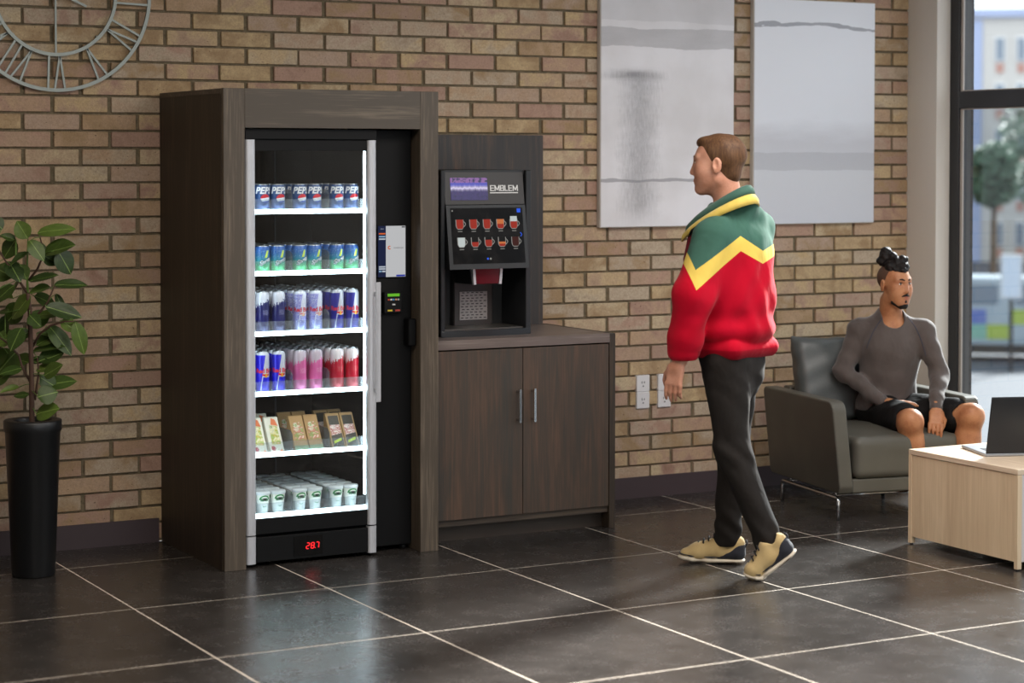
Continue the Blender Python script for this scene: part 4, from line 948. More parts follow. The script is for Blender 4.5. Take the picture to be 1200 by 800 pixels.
def leg_frame(x, par):
    MB().tube([(x, D-.115, 0), (x, D-.115, .085), (x, D-.118, .098), (x, D-.13, .104), (x, .06, .104), (x, .047, .100), (x, .043, .090), (x, .04, 0)], .0095, 12).build('side_frame', M_chr, par)
leg_frame(.012, ch); leg_frame(W-.14, ch)
for y in (.10, D-.17):
    MB().tube([(.012, y, .110), (W-.14, y, .110)], .007, 8).build('cross_bar', M_chr, ch)
    for x in (.03, W-.16): MB().tube([(x, y, .105), (x, y, .13)], .006, 8).build('spacer', M_chr, ch)

# ================================================================== COFFEE TABLE, LAPTOP
M_ash = wood('pale_ash', '#c4ab8d', '#dec8aa', 'z', 120, .5, c3='#d2bb9b'); M_ashx = wood('pale_ash_top', '#d0bba2', '#e6d5be', 'y', 120, .42)
M_edge2 = simple('off_white_edge', '#c9c3c0', .5, var=.02)
tb = thing('coffee_table', 'pale ash box coffee table in the right foreground', 'table', (5.88, -2.318, 0)); L_ = .693; X2 = .95
MB().box(0, X2, 0, L_, .396, .418, .0012).build('tabletop', M_ashx, tb)
MB().box(.004, .022, .022, L_-.022, .035, .3935).build('end_panel', M_ash, tb)
MB().box(0, .024, 0, .020, .006, .3945, .0008).build('leg', M_ash, tb); MB().box(0, .024, L_-.020, L_, .006, .3945, .0008).build('leg', M_ash, tb)
MB().box(X2-.024, X2, 0, L_, .006, .3945, .0008).build('leg', M_ash, tb)
MB().box(.024, X2-.024, .002, .018, .035, .3945).build('front_panel', M_edge2, tb); MB().box(.024, X2-.024, L_-.02, L_-.004, .035, .3945).build('drawer_front', M_ash, tb)
MB().lathe([(0, 0), (.008, 0), (.008, .010), (.011, .014), (.011, .022), (0, .024)], 14).warp(lambda v: Vector((v.x+.05, v.z+L_-.004, v.y+.118))).build('knob', M_ash, tb)
for x, y in ((.012, .012), (.012, L_-.012), (X2-.012, .012), (X2-.012, L_-.012)): MB().lathe([(0, 0), (.008, 0), (.008, .008), (0, .008)], 10, (x, y, 0)).build('foot', M_frame, tb)
M_lap = simple('laptop_silver', '#a9abb0', .35, .6, var=.02); M_lid2 = simple('laptop_graphite', '#303236', .36, .5, var=.04, scale=300)
lp = thing('laptop', 'open laptop with a dark graphite lid standing on the pale coffee table', 'laptop', (6.013, -1.973, .418), math.radians(-19.6))
MB().box(0, .40, .0, .285, .001, .013, .004, 2).build('base', M_lap, lp)
MB().box(.04, .36, .05, .165, .0125, .0142).build('keyboard', simple('keys_black', '#1b1c1f', .5), lp); MB().box(.14, .26, .185, .265, .0125, .0135).build('trackpad', simple('trackpad', '#9a9ca1', .3), lp)
le = math.radians(-14)
ld = MB().box(0, .40, -.008, 0, 0, .258, .0035, 2); ld.warp(lambda v: Vector((v.x, v.y*math.cos(le)+v.z*math.sin(le)+.004, .014+v.z*math.cos(le)-v.y*math.sin(le)))); ld.build('lid', M_lid2, lp)
ld = MB().box(.01, .39, 0.0, .0015, .012, .248); ld.warp(lambda v: Vector((v.x, v.y*math.cos(le)+v.z*math.sin(le)+.004, .014+v.z*math.cos(le)-v.y*math.sin(le)))); ld.build('display', simple('display_black', '#0c0d10', .15), lp)

# ================================================================== PEOPLE
def skin(name, a, b, c):
    m = MT(name, a, .48, spec=.35); m.xyz(); n = m.noise(m.vec, 14, 4, .6); n2 = m.noise(m.vec, 160, 2, .6)
    m.base(m.ramp(n*.8+n2*.2, [(.35, a), (.5, b), (.68, c)])); m.set('Subsurface Weight', .08); m.set('Subsurface Radius', (.01, .004, .002)); m.bump(n2, .08, .0008); return m.mat
def head_sdf(s, R, t, sc, jaw=1.0):
    s.frame(R, t, sc)
    s.ell((0, -.014, .038), (.074, .096, .082), k=.02); s.ell((0, .030, .018), (.064, .066, .072), k=.03)
    s.ell((0, .030, -.045), (.058*jaw, .062, .070), k=.03); s.ell((0, .050, -.080), (.038*jaw, .046, .034), k=.03); s.ell((0, .042, -.030), (.061*jaw, .048, .060), k=.03)
    for q in (-1, 1):
        s.cap((q*.050*jaw, .000, -.062), (q*.018, .072, -.100), .019, .018, .025)
        s.ell((q*.036, .060, -.030), (.026, .026, .036), k=.035)
        s.cap((q*.046, .074, .033), (q*.012, .092, .029), .010, .010, .014)
        s.ell((q*.031, .101, .012), (.016, .0105, .010), k=.010, sub=True)
        s.ell((q*.031, .0795, .011), (.0155, .0135, .0115), k=.003)
        s.ell((q*.0115, .102, -.035), (.008, .010, .007), k=.006)
    s.cap((0, .094, .020), (0, .111, -.026), .0075, .0100, .012); s.ell((0, .1105, -.031), (.0110, .0105, .0090), k=.006)
    s.ell((0, .094, -.060), (.024, .013, .0075), k=.006); s.ell((0, .092, -.072), (.021, .0135, .0075), k=.006)
    s.cap((-.017, .1065, -.066), (.017, .1065, -.066), .0014, k=.003, sub=True)
    s.ell((0, .082, -.100), (.021, .018, .018), k=.015)
    for q in (-1, 1):
        s.ell((q*.079, -.008, -.004), (.009, .020, .032), R=rotz(-q*.35), k=.006); s.ell((q*.087, -.004, .002), (.006, .011, .018), R=rotz(-q*.35), k=.004, sub=True)
        s.ell((q*.080, -.003, -.028), (.007, .010, .010), k=.006)
    s.frame()
def hand_sdf(s, R, t, sc, side, curl, spread=.06, thumb_in=0):
    """wrist at the origin, fingers along -z, palm faces +y, thumb on side*x"""
    s.frame(R, t, sc)
    s.cap((0, 0, .035), (0, 0, -.01), .024, .024, .015, flat=((0, 1, 0), .75))
    s.box((0, .002, -.048), (.036, .013, .042), .012, k=.018)
    L = (.060, .074, .080, .070); X = (-.0305, -.0105, .0100, .0300)
    if side < 0: pass
    for i in range(4):
        li = L[i] if side > 0 else L[i]; x = X[i]*side; a = 0.0; p = np.array([x, 0., -.082]); dx = (X[i]*side)*spread*14
        for j, (fr, r0, r1) in enumerate(((.45, .0098, .0088), (.30, .0088, .0080), (.25, .0080, .0068))):
            a += curl[j]*(1+.12*(1.5-i)); d = np.array([dx*.12 if j == 0 else dx*.05, math.sin(a), -math.cos(a)]); d /= np.linalg.norm(d)
            q = p+d*li*fr; s.cap(p, q, r0, r1, .0025 if j else .004); p = q
    s.cap((side*.022, .004, -.018), (side*.045, .016, -.048), .016, .0125, .014); s.cap((side*.045, .016, -.048), (side*(.052-thumb_in), .026, -.074), .0120, .0100, .004); s.cap((side*(.052-thumb_in), .026, -.074), (side*(.048-thumb_in*1.4), .034, -.097), .0100, .0080, .003)
    s.frame()
def look(fwd, upv=(0, 0, 1)):
    """columns: local x (right), y (forward), z (up)"""
    f = np.array(fwd, float); f /= np.linalg.norm(f); r = np.cross(f, np.array(upv, float)); r /= np.linalg.norm(r); return np.stack([r, f, np.cross(r, f)], 1)
def hand_frame(down, palm):
    """hand axes: -z along the fingers, +y out of the palm"""
    z = -np.array(down, float); z /= np.linalg.norm(z); y = np.array(palm, float); y -= z*(y@z); y /= np.linalg.norm(y); return np.stack([np.cross(y, z), y, z], 1)
def shoe_parts(par, T, Bl, Hl, up, mats, h=.004, sc=1.0, tall=.085, label=None):
    """trainer from toe tip T, ball Bl and heel Hl of the sole's underside (points of the ground line)"""
    T, Bl, Hl, up = [np.array(v, float) for v in (T, Bl, Hl, up)]; upper, dark, white, tan, lace = mats
    f = (Bl-Hl)/np.linalg.norm(Bl-Hl); up = up-f*(up@f); up /= np.linalg.norm(up); sd = np.cross(f, up); f2 = (T-Bl)/np.linalg.norm(T-Bl); up2 = np.cross(sd, f2); up2 *= np.sign(up2@up)
    mid = (Bl+Hl)/2; lo = np.min([T, Bl, Hl], 0)-.09; hi = np.max([T, Bl, Hl], 0)+.20
    def sole(z0, z1, grow):
        s = SDF(lo, hi, h); zc, hz = (z0+z1)/2, (z1-z0)/2
        s.cap(Hl+f*.040+up*zc, Bl-f*.052+up*zc, .036+grow, .046+grow, .0, flat=(up, hz/.046)); s.cap(Bl+f2*.030+up2*zc, T-f2*.040+up2*zc, .046+grow, .038+grow, .01, flat=(up2, hz/.042)); return s
    so = sole(.0, .028, .003).build('sole', white, par)
    sole(.024, .034, .0015).build('rand', dark, par)
    s = SDF(lo, hi, h)
    s.cap(Hl+f*.042+up*.045, Bl+up*.042, .033, .040, .01, flat=(up, .8)); s.cap(Bl+up*.040, T-f2*.038+up2*.032, .040, .031, .02, flat=(up2, .7))
    s.cap(Hl+f*.040+up*.05, Hl+f*.036+up*(tall), .034, .033, .02); s.cap(mid+f*.005+up*.055, Hl+f*.085+up*(tall+.012), .034, .031, .03); s.cap(Bl-f*.01+up*.05, mid+f*.02+up*.075, .032, .030, .03)
    s.cap(Hl+f*.050+up*(tall+.015), Hl+f*.07+up*(tall+.06), .027, .03, .006, sub=True)
    s.cut(Bl+up*.018, -up); u = s.build('shoe', upper, par)
    if label: u['label'] = label
    # dark heel counter and collar
    s = SDF(lo, hi, h); s.cap(Hl+f*.040+up*.05, Hl+f*.036+up*(tall-.02), .0385, .0365, .01); s.cap(Hl+f*.04+up*.04, mid+f*.02+up*.036, .0385, .0405, .01, flat=(up, .78))
    s.cut(Hl+f*.085+up*.045, f*.60+up*1.0); s.cut(Bl+up*.02, -up); s.build('heel_counter', dark, u)
    MB().tube([Vector(Hl+f*.002+up*.07), Vector(Hl-f*.006+up*.085), Vector(Hl-f*.002+up*.10)], .004, 6).build('pull_tab', dark, u)
    s = SDF(lo, hi, h); s.cap(Hl+f*.05+up*.012, mid+f*.0+up*.010, .040, .041, 0, flat=(up, .26)); s.build('sole_insert', tan, so)
    for k in range(4):
        p = Bl+f*(-.005-.022*k)+up*(.084+.011*k); MB().tube([Vector(p-sd*.026-up*.010), Vector(p+up*.004), Vector(p+sd*.026-up*.010)], .0036, 6).build('lace', lace, u)
    return u
def cloth(name, a, b, rough=.85, scale=400, sheen=.2):
    m = MT(name, a, rough, spec=.25); X, Y, Z = m.xyz(); n = m.noise(m.vec, scale, 2, .6); n2 = m.noise(m.vec, 12, 3); n3 = m.noise(m.comb(X, Y, Z*.7), 7, 3, .5, .3); m.base(m.ramp(n*.5+n2*.5, [(.3, a), (.7, b)])); m.bump(n3+n*.003, .65, .03); m.set('Sheen Weight', sheen); return m.mat

# ---------------------------------------------------------------- standing man (local x = right in the picture, y = away, z = up)
M_sk1 = skin('fair_skin', '#b98066', '#c89078', '#d09c84')
p1 = thing('person', 'standing man in a green, yellow and red bomber jacket, seen from behind', 'person', (4.88, -1.80, 0), -YAW)
hc = (-.108, 0, 1.668); Rh = look((-.95, .30, -.03))
shL, shR = np.array([-.138, -.12, 1.375]), np.array([.052, .14, 1.405]); elL, wrL = np.array([-.228, -.19, 1.145]), np.array([-.270, -.165, .885]); elR, wrR = np.array([.055, .19, 1.15]), np.array([-.05, .24, .97])
hipL, knL, anL = np.array([-.085, -.085, .86]), np.array([-.058, -.10, .515]), np.array([.085, -.13, .150]); hipR, knR, anR = np.array([-.020, .085, .86]), np.array([-.030, .13, .49]), np.array([-.048, .19, .105])
s = SDF((-.38, -.33, -.01), (.30, .36, 1.83), .0042)
head_sdf(s, Rh, hc, 1.0)
s.cap((-.085, 0, 1.60), (-.055, 0, 1.46), .056, .064, .03)
s.cap((-.055, 0, 1.40), (-.055, 0, 1.15), .105, .10, .05); s.cap(shL, shR, .055, .055, .06); s.cap((-.055, 0, 1.15), (-.055, 0, .92), .10, .115, .06)
for A, B_, Cc in ((shL, elL, wrL), (shR, elR, wrR)): s.cap(A, B_, .048, .036, .03); s.cap(B_, Cc, .036, .025, .02)
for A, B_, Cc in ((hipL, knL, anL), (hipR, knR, anR)): s.cap(A, B_, .078, .050, .05); s.cap(B_, Cc, .050, .034, .03)
# feet inside the shoes
s.cap((-.018, .19, .050), (-.16, .212, .034), .027, .022, .02); s.cap((.128, -.16, .125), (.06, -.145, .055), .026, .022, .02)
hand_sdf(s, hand_frame((-.16, .02, -1), (.42, .80, -.05)), (-.290, -.168, .868), .98, -1, (.16, .32, .30))
hand_sdf(s, hand_frame((-.9, .1, -.4), (.2, -.9, .1)), wrR, .95, -1, (.3, .5, .4))
body = s.build('body', M_sk1, p1)
# hair
m = MT('brown_hair', '#5a3d28', .6, spec=.3); X, Y, Z = m.xyz(); n = m.noise(m.comb(X*60, Y*60, Z*9), 2, 3, .6); m.base(m.ramp(n, [(.3, '#4a3120'), (.7, '#6e4e34')])); m.bump(n, .4, .002); M_hair1 = m.mat
s = SDF((-.24, -.13, 1.54), (.04, .13, 1.83), .0035); s.frame(Rh, hc)
s.ell((0, -.016, .040), (.0795, .1005, .086), k=.01); s.ell((.008, .036, .094), (.052, .054, .024), k=.02); s.ell((.01, .068, .086), (.040, .022, .016), k=.012); s.ell((0, -.040, -.028), (.054, .054, .058), k=.02)
s.frame(); W_ = lambda p: Rh @ np.array(p)+np.array(hc)
F2 = SDF((-.24, -.13, 1.54), (.04, .13, 1.83), .0035); F2.frame(Rh, hc)
F2.ell((0, .085, -.030), (.066, .058, .100), k=.0); F2.box((0, .02, -.135), (.12, .14, .045), .01, k=.01); F2.box((0, .035, -.09), (.12, .055, .06), .02, k=.01); F2.box((0, .06, -.05), (.12, .072, .055), .02, k=.02)
for q in (-1, 1): F2.ell((q*.086, -.004, -.008), (.022, .024, .036), k=.01)
F2.box((0, .10, .0), (.12, .035, .074), .02, k=.0)
s.F = np.maximum(s.F, -F2.F); s.disp(lambda x, y, z: .0012*np.sin(90*x+40*z)); s.build('hair', M_hair1, p1)
M_eye = simple('eye_white', '#cfc8c2', .25, var=.01, bump=0); M_iris = simple('dark_iris', '#17100c', .2, bump=0)
W1 = lambda p: tuple(Rh @ np.array(p)+np.array(hc))
for q in (-1, 1):
    c_ = np.array(W1((q*.031, .092, .011))); s = SDF(c_-.03, c_+.03, .0018); s.frame(Rh, hc); s.ell((q*.031, .0820, .0105), (.0145, .0130, .0075), k=0); s.frame(); e_ = s.build('eye', M_eye, p1)
    s = SDF(c_-.03, c_+.03, .0018); s.frame(Rh, hc); s.ell((q*.031, .0905, .0105), (.0064, .0052, .0064), k=0); s.frame(); s.build('iris', M_iris, e_)
    MB().tube([W1((q*.012, .100, .031)), W1((q*.028, .0965, .036)), W1((q*.046, .0815, .033))], [.0022, .0030, .0014], 6).build('eyebrow', M_hair1, p1)
    MB().tube([W1((q*.017, .0925, .0165)), W1((q*.031, .0955, .0190)), W1((q*.045, .0850, .0140))], .0014, 5).build('eyelid_line', M_hair1, p1)
MB().tube([W1((-.020, .0965, -.0655)), W1((0, .1075, -.0655)), W1((.020, .0965, -.0655))], .0022, 6).build('lip_line', simple('lip_rose', '#a8625a', .5), p1)
# jacket
Tt = math.radians(40)       # lateral axis of the back, in local coordinates
m = MT('bomber_jacket_cloth', '#b8001e', .62, spec=.3); X, Y, Z = m.xyz()
d = X+.036                               # distance across the back from the spine seam
zl_ = (d*.71+1.383).mx((X+.222)*-2.4+1.250); zr_ = (d*-.64+1.383).mx((X-.061)*.40+1.321)
left = X.lt(-.036); zline = zl_*left+zr_*(left*-1+1)
upper = (Z-zline).gt(0); lower = (Z-zline+.060+(d*-.10).mx(0)-(d*.08).mx(0)).gt(0)
n = m.noise(m.vec, 9, 3); nw = m.noise(m.vec, 600, 2)
c = m.mix(n, '#a8001c', '#c4062a'); c = m.mix(lower, c, m.mix(n, '#d8b850', '#e4c868')); c = m.mix(upper, c, m.mix(n, '#36594e', '#44695c'))
c = m.mix(Z.lt(.925)*X.gt(-.21), c, '#98001c'); m.base(c); nf = m.noise(m.comb(X, Y, Z*.7), 7, 3, .5, .3); m.bump(nf, .5, .026); m.set('Sheen Weight', .05); m.set('Roughness', .85); m.set('Specular IOR Level', .12); M_jac = m.mat
s = SDF((-.40, -.38, .84), (.24, .36, 1.60), .006); ct, st = math.cos(Tt), math.sin(Tt); RT = rotz(-(PI/2-Tt))  # x axis -> across the shoulders
RT = np.stack([np.array([.66, .75, 0]), np.array([-.75, .66, 0]), np.array([0, 0, 1.])], 1)
s.ell((-.052, 0, 1.28), (.205, .150, .225), R=RT, k=.03); s.ell((-.050, 0, 1.12), (.195, .162, .20), R=RT, k=.05); s.ell((-.048, 0, 1.005), (.200, .165, .090), R=RT, k=.03)
s.cap(shL, shR, .070, .068, .05); s.cap((-.075, 0, 1.475), (-.055, 0, 1.36), .078, .12, .05); s.cap((.004, -.05, 1.500), shR+np.array([0, -.03, .0]), .045, .055, .05); s.cap((-.03, -.05, 1.49), (-.16, -.02, 1.40), .045, .05, .04)
s.cap(shL+np.array([.0, 0, -.01]), elL, .088, .080, .03); s.cap(elL, elL*.35+wrL*.65, .080, .070, .03); s.cap(elL*.35+wrL*.65, wrL+np.array([.008, 0, .045]), .072, .066, .02); s.cap(wrL+np.array([.008, 0, .02]), wrL+np.array([.01, 0, -.005]), .058, .035, .015)
s.cap(shR, elR, .076, .070, .04); s.cap(elR, wrR, .068, .05, .03)
s.box((-.055, 0, .925), (.170, .142, .045), .05, R=RT, k=.008)
s.cut((0, 0, .886), (0, 0, -1)); s.cap((-.09, 0, 1.62), (-.08, 0, 1.47), .066, .060, .01, sub=True)
s.disp(lambda x, y, z: .0045*np.sin(26*z+14*x+6*np.sin(9*x+5*y))*np.clip((1.36-z)*3, 0, 1)*np.clip((z-.95)*10, 0, 1)+.003*np.sin(55*x-30*z+20*y)*np.clip((z-.97)*10, 0, 1)+.004*np.sin(44*(x+.2)-18*z)*np.clip((1.15-z)*5, 0, 1)*np.clip((z-.95)*12, 0, 1))
jk = s.build('jacket', M_jac, p1)
# folded collar, green over yellow
def collar(dz, r0, wdt, nm, mt, a0=0, a1=2*PI, th=.006):
    mb = MB(); N = 40; prev = None; nx = Vector((.66, .75, 0)); ny = Vector((-.75, .66, 0)); rows = []
    for q in range(N+1):
        a = a0+(a1-a0)*q/N; ca, sa = math.cos(a), math.sin(a); fr = (1+sa)/2    # sa=1 in front
        base = Vector((-.103, 0, 1.500))+nx*ca*.080+ny*sa*.145+Vector((0, 0, -sa*.086))
        out = (nx*ca+ny*sa*.8); base = base+out*r0*.42-Vector((0, 0, r0*.80)); low = base+out*wdt*.42-Vector((0, 0, wdt*.80))
        rows.append([mb.bm.verts.new(base), mb.bm.verts.new((base+low)/2+out*.006+Vector((0, 0, .004))), mb.bm.verts.new(low), mb.bm.verts.new(low-out*th), mb.bm.verts.new((base+low)/2-out*th*.3-Vector((0, 0, th))), mb.bm.verts.new(base-out*th-Vector((0, 0, .0)))])
    for i in range(N):
        for j in range(6):
            f = mb.bm.faces.new((rows[i][j], rows[i+1][j], rows[i+1][(j+1) % 6], rows[i][(j+1) % 6])); f.smooth = True
    return mb.build(nm, mt, jk)
M_green = cloth('green_collar_cloth', '#36594e', '#44695c', .7); M_yel = cloth('yellow_collar_cloth', '#d8b850', '#e4c868', .7)
collar(0, .0, .046, 'collar', M_green, PI/2+.45, 2.5*PI-.45, .012); collar(0, .044, .050, 'collar_band', M_yel, PI/2+.55, 2.5*PI-.55, .012)
MB().tube([(-.205, -.075, 1.415), (-.222, -.07, 1.40), (-.232, -.062, 1.385)], [.006, .008, .004], 8).build('zip_pull', M_blk, jk)
m_ = cloth('maroon_placket', '#5a0a1a', '#6e1020'); s = SDF((-.30, -.14, 1.24), (-.14, .08, 1.46), .006); s.cap((-.200, .01, 1.39), (-.228, -.03, 1.28), .030, .028, .01, flat=((.3, 1, 0), .6)); s.build('placket', m_, jk)
# trousers
M_tro = cloth('charcoal_trousers', '#1c1917', '#26211e', .85, 500, .0)
s = SDF((-.28, -.26, .06), (.22, .34, .95), .0055)
s.box((-.055, 0, .895), (.125, .098, .045), .045, R=RT, k=.03); s.ell((-.045, 0, .82), (.135, .118, .13), R=RT, k=.05)
for A, B_, Cc, rk in ((hipL, knL, anL, (.094, .070, .056)), (hipR, knR, anR, (.092, .064, .055))):
    s.cap(A, B_, rk[0], rk[1], .04); s.cap(B_, Cc+np.array([0, 0, .0]), rk[1], rk[2], .03)
s.disp(lambda x, y, z: .0030*np.sin(70*z+30*x+4*np.sin(12*x))*(1.0*np.exp(-((z-.5)/.07)**2)+1.4*np.exp(-((z-.17)/.07)**2)+.5*np.exp(-((z-.78)/.06)**2))+.0022*np.sin(32*z+40*x))
s.cut((0, 0, .075), (0, 0, -1)); s.build('trousers', M_tro, p1)
M_up = cloth('sand_knit', '#b59a68', '#c9b080', .85, 700); M_sd = cloth('navy_black_trim', '#1c1d24', '#262832', .7); M_sw = simple('ivory_rubber', '#cfc3b0', .6, var=.03); M_st = simple('brown_rubber', '#6e5c4c', .7); M_sl = simple('dark_lace', '#1a1818', .8)
sm = (M_up, M_sd, M_sw, M_st, M_sl)
shoe_parts(p1, (-.252, .225, .010), (-.170, .215, .001), (.028, .175, .001), (0, 0, 1), sm)
shoe_parts(p1, (-.020, -.150, .012), (.055, -.150, .002), (.200, -.185, .118), (-.6, 0, .8), sm)

# ---------------------------------------------------------------- seated man
M_sk2 = skin('tan_skin', '#9c6444', '#b07854', '#bc8660')
p2 = thing('person', 'man with a black topknot, grey-brown shirt and black shorts, seated in the armchair', 'person', (6.42, -.75, 0), -YAW)
Rh2 = look((.50, -.86, -.04)); hc2 = np.array([.058, -.05, 1.083]); K = .87
shA, elA, wrA = np.array([-.092, .05, .850]), np.array([-.178, .02, .655]), np.array([-.012, -.13, .523]); shB, elB, wrB = np.array([.208, -.01, .850]), np.array([.280, -.06, .650]), np.array([.228, -.235, .500])
hiA, knA, anA = np.array([-.01, .06, .455]), np.array([.085, -.345, .455]), np.array([.135, -.29, .09]); hiB, knB, anB = np.array([.125, .04, .455]), np.array([.385, -.29, .475]), np.array([.345, -.25, .09])
s = SDF((-.30, -.52, -.01), (.50, .26, 1.22), .0042)
head_sdf(s, Rh2, hc2, K, .98)
s.cap((.045, -.035, 1.00), (.050, .0, .88), .053, .058, .02)
s.cap((.052, .02, .82), (.055, .05, .62), .10, .09, .05); s.cap(shA, shB, .045, .045, .05); s.cap((.055, .05, .62), (.055, .07, .48), .09, .10, .05)
for A, B_, Cc in ((shA, elA, wrA), (shB, elB, wrB)): s.cap(A, B_, .040, .031, .03); s.cap(B_, Cc, .030, .019, .01)
for A, B_, Cc in ((hiA, knA, anA), (hiB, knB, anB)):
    s.cap(A, B_, .076, .054, .04); s.ell(B_+np.array([0, -.012, .004]), (.045, .042, .044), k=.04)
    mid = B_*.68+Cc*.32; s.cap(B_+np.array([0, .012, -.02]), mid+np.array([0, .02, 0]), .056, .060, .03); s.cap(mid+np.array([0, .012, 0]), Cc, .058, .030, .03); s.cap(Cc+np.array([.0, .02, -.045]), Cc+np.array([.05, -.12, -.06]), .030, .024, .02)
hand_sdf(s, hand_frame((.93, -.30, .0), (.0, -.1, -1)), wrA+np.array([.022, -.012, .0]), .92, 1, (.06, .22, .22), .05)
hand_sdf(s, hand_frame((-.14, -.55, -.82), (.1, .80, -.55)), wrB+np.array([-.003, -.016, -.004]), .92, 1, (.18, .34, .30), .05, .01)
s.build('body', M_sk2, p2)
W2 = lambda p: tuple(Rh2 @ (np.array(p)*K)+hc2)
# face pieces
m = MT('black_hair', '#0d0b0b', .6, spec=.25); X, Y, Z = m.xyz(); n = m.noise(m.comb(X*50, Y*50, Z*20), 2, 3, .6); m.base(m.ramp(n, [(.3, '#070606'), (.75, '#241d1b')])); m.bump(n, .5, .003); M_hair2 = m.mat
M_eye = simple('eye_white', '#cfc8c2', .25, var=.01, bump=0); M_iris = simple('dark_iris', '#17100c', .2, bump=0); M_lip = simple('lip_skin', '#9a4c46', .5)
for q in (-1, 1):
    s = SDF(np.array(W2((q*.031, .092, .011)))-.03, np.array(W2((q*.031, .092, .011)))+.03, .0015); s.frame(Rh2, hc2, K); s.ell((q*.031, .0820, .0105), (.0145, .0130, .0080), k=0); s.frame(); e_ = s.build('eye', M_eye, p2)
    s = SDF(np.array(W2((q*.031, .092, .011)))-.03, np.array(W2((q*.031, .092, .011)))+.03, .0015); s.frame(Rh2, hc2, K); s.ell((q*.031+.001, .0905, .0105), (.0066, .0052, .0066), k=0); s.frame(); s.build('iris', M_iris, e_)
    MB().tube([W2((q*.012, .1015, .031)), W2((q*.028, .0975, .037)), W2((q*.046, .0825, .034))], [.0034, .0044, .0022], 6).build('eyebrow', M_hair2, p2)
    MB().tube([W2((q*.017, .0925, .0165)), W2((q*.031, .0955, .0195)), W2((q*.044, .0860, .0150))], .0016, 5).build('eyelid_line', M_hair2, p2)
s = SDF(np.array(W2((0, .1, -.066)))-.04, np.array(W2((0, .1, -.066)))+.04, .002); s.frame(Rh2, hc2, K); s.ell((0, .0955, -.0605), (.021, .013, .0058), k=.001); s.ell((0, .0940, -.0715), (.018, .0135, .0065), k=.001); s.frame(); s.build('lips', M_lip, p2)
s = SDF(np.array(W2((0, .1, -.075)))-.07, np.array(W2((0, .1, -.075)))+.07, .002); s.frame(Rh2, hc2, K)
for q in (-1, 1): s.cap((q*.003, .1095, -.0500), (q*.026, .0965, -.0575), .0062, .0046, .003); s.cap((q*.027, .0950, -.0575), (q*.028, .0890, -.078), .0038, .0030, .003)
s.ell((0, .0800, -.1060), (.0300, .0245, .0215), k=.002); s.ell((0, .1000, -.087), (.009, .007, .010), k=.004); [s.cap((q*.012, .078, -.114), (q*.050, .046, -.090), .0175, .0135, .006) for q in (-1, 1)]; s.frame(); s.build('beard', M_hair2, p2)
# clipped sides and topknot
M_fade = simple('clipped_hair', '#54392a', .7, var=.15, scale=200)
s = SDF(np.array(hc2)-.12, np.array(hc2)+.15, .003); s.frame(Rh2, hc2, K); s.ell((0, -.014, .036), (.0782, .0995, .0850), k=0); s.frame()
F2 = SDF(np.array(hc2)-.12, np.array(hc2)+.15, .003); F2.frame(Rh2, hc2, K); F2.box((0, .130, -.02), (.12, .085, .15), .02); F2.box((0, .0, -.10), (.12, .14, .062), .01, k=.01)
for q in (-1, 1): F2.ell((q*.084, -.004, -.006), (.02, .026, .036), k=.006)
F2.frame(); s.F = np.maximum(s.F, -F2.F); s.build('clipped_sides', M_fade, p2)
s = SDF(np.array(hc2)+np.array([-.12, -.12, 0]), np.array(hc2)+np.array([.12, .14, .22]), .003); s.frame(Rh2, hc2, K)
s.ell((0, .000, .078), (.062, .085, .052), k=0); s.cut(tuple(Rh2 @ np.array([0, 0, .074*K])+hc2), (0, 0, -1))
s.frame(Rh2, hc2, K); rr = random.Random(9)
for (x, y, z, r) in ((.034, -.035, .150, .042), (.030, -.040, .182, .034), (.052, -.045, .128, .034), (.01, -.03, .120, .050), (-.012, .02, .122, .042), (-.032, .028, .138, .033), (-.036, .030, .126, .026), (-.02, .052, .104, .034), (.035, .01, .100, .036), (.018, .0, .158, .030), (.045, -.05, .165, .024), (.005, .075, .088, .022)): s.ell((x, y, z), (r, r*.9, r*.8), k=.006)
s.frame(); s.disp(lambda x, y, z: .0012*np.sin(220*x+120*z+5*np.sin(50*z))+.0014*np.sin(170*y-160*z+4*np.sin(60*x))); s.build('topknot', M_hair2, p2)
# shirt
M_shirt = cloth('grey_brown_jersey', '#4c4441', '#5c5350', .8, 500, .25)
s = SDF((-.30, -.32, .42), (.42, .26, .97), .005)
RS = rotz(math.radians(8))
s.ell((.053, .03, .74), (.158, .108, .185), R=RS, k=.03); s.ell((.050, .045, .58), (.140, .108, .16), R=RS, k=.05); s.ell((.050, .06, .50), (.150, .118, .075), R=RS, k=.03); s.cap(shA, shB, .054, .054, .04); s.cap((.048, .01, .905), shA+np.array([.015, 0, .0]), .042, .052, .03); s.cap((.048, .0, .905), shB+np.array([-.015, 0, .0]), .042, .052, .03); s.cap((.046, -.005, .925), (.052, .02, .84), .064, .10, .05)
s.ell((.055, -.035, .78), (.125, .055, .085), R=RS, k=.05)
for A, B_, Cc in ((shA, elA, wrA), (shB, elB, wrB)): s.cap(A, B_, .056, .046, .03); s.cap(B_, B_*.3+Cc*.7, .046, .036, .025); s.cap(B_*.3+Cc*.7, B_*.02+Cc*.98, .037, .033, .015)
s.cap((-.02, -.02, .50), (-.03, .06, .455), .07, .075, .03)
s.cap((.045, -.045, 1.02), (.056, -.040, .912), .056, .053, .004, sub=True)
s.disp(lambda x, y, z: .0028*np.sin(46*z-34*x+3*np.sin(20*x))*np.clip((.80-z)*6, 0, 1)+.002*np.sin(75*z+30*x)*(np.abs(x-.055) > .16)+.0022*np.sin(60*x-16*z)*np.clip((.84-z)*6, 0, 1))
sh_ = s.build('shirt', M_shirt, p2)
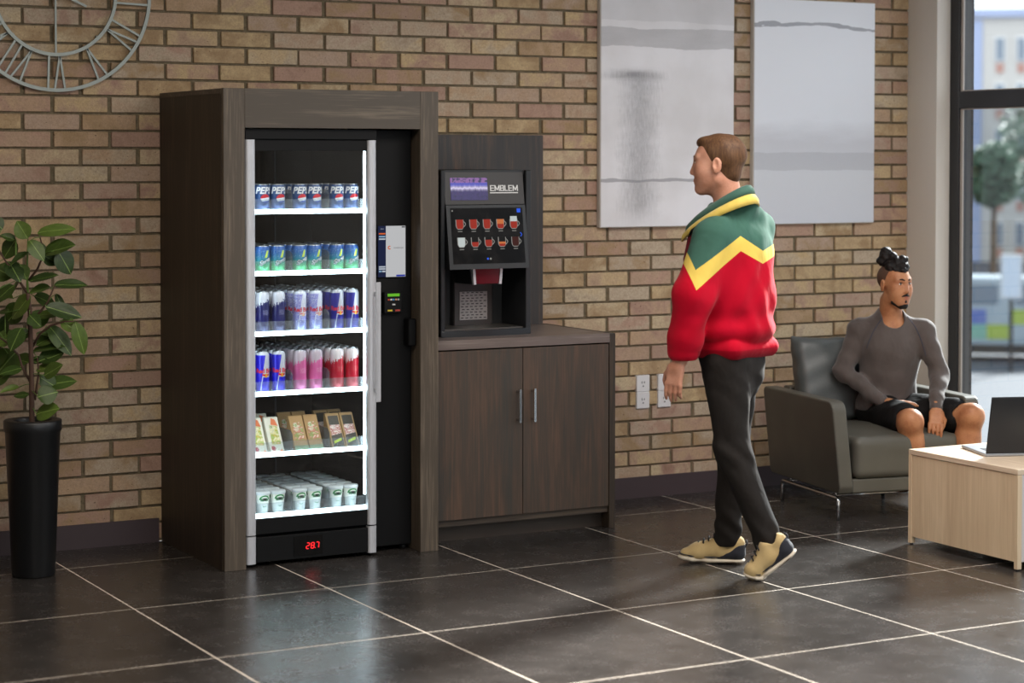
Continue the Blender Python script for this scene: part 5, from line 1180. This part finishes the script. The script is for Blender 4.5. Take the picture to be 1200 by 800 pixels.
M_seam2 = simple('slate_blue_seam', '#343a4c', .8)
from mathutils.bvhtree import BVHTree
bv = BVHTree.FromPolygons([v.co for v in sh_.data.vertices], [p.vertices for p in sh_.data.polygons])
for path in (((.014, .935), (-.012, .90), (-.045, .85), (-.068, .80), (-.078, .765)), ((.128, .925), (.158, .88), (.185, .82), (.205, .76), (.212, .73))):
    pts = []
    for (xa, za), (xb, zb) in zip(path, path[1:]):
        for t in (0, .25, .5, .75):
            hit = bv.ray_cast(Vector((xa+(xb-xa)*t, -1, za+(zb-za)*t)), Vector((0, 1, 0)))[0]
            if hit: pts.append(hit)
    if len(pts) > 3: MB().tube(pts, .0020, 6).build('raglan_seam', M_seam2, sh_)
def on_shirt(pts, nm, r=.0022): MB().tube(pts, r, 6).build(nm, M_seam2, sh_)
# shorts
M_sho = cloth('black_shorts', '#0c0b0c', '#131213', .75, 500, 0)
s = SDF((-.16, -.42, .32), (.48, .22, .58), .005)
s.ell((.055, .055, .46), (.155, .125, .085), k=.03)
s.cap(hiA, hiA*.18+knA*.82, .092, .078, .03); s.cap(hiB, hiB*.22+knB*.78, .090, .080, .03); s.ell((.14, -.05, .45), (.09, .12, .06), k=.04)
s.cap(hiA+np.array([.0, 0, -.02]), knA+np.array([-.02, .09, -.055]), .075, .050, .03); s.cap(hiB+np.array([.0, 0, -.02]), knB+np.array([-.03, .10, -.05]), .070, .050, .03)
for kn, hi_ in ((knA, hiA), (knB, hiB)):
    d = (kn-hi_)/np.linalg.norm(kn-hi_); s.cap(kn-d*.10, kn+d*.12, .060, .060, .004, sub=True)
s.disp(lambda x, y, z: .003*np.sin(50*y+30*x)+.002*np.sin(80*z+20*y)); s.build('shorts', M_sho, p2)
M_w = simple('white_knit', '#c9c7c4', .8); sm2 = (M_w, M_sd, M_w, M_w, M_sl)
for an in (anA, anB):
    Hh = an+np.array([-.012, .055, -.089]); shoe_parts(p2, Hh+np.array([.075, -.235, .006]), Hh+np.array([.052, -.160, 0]), Hh, (0, 0, 1), sm2, .005)
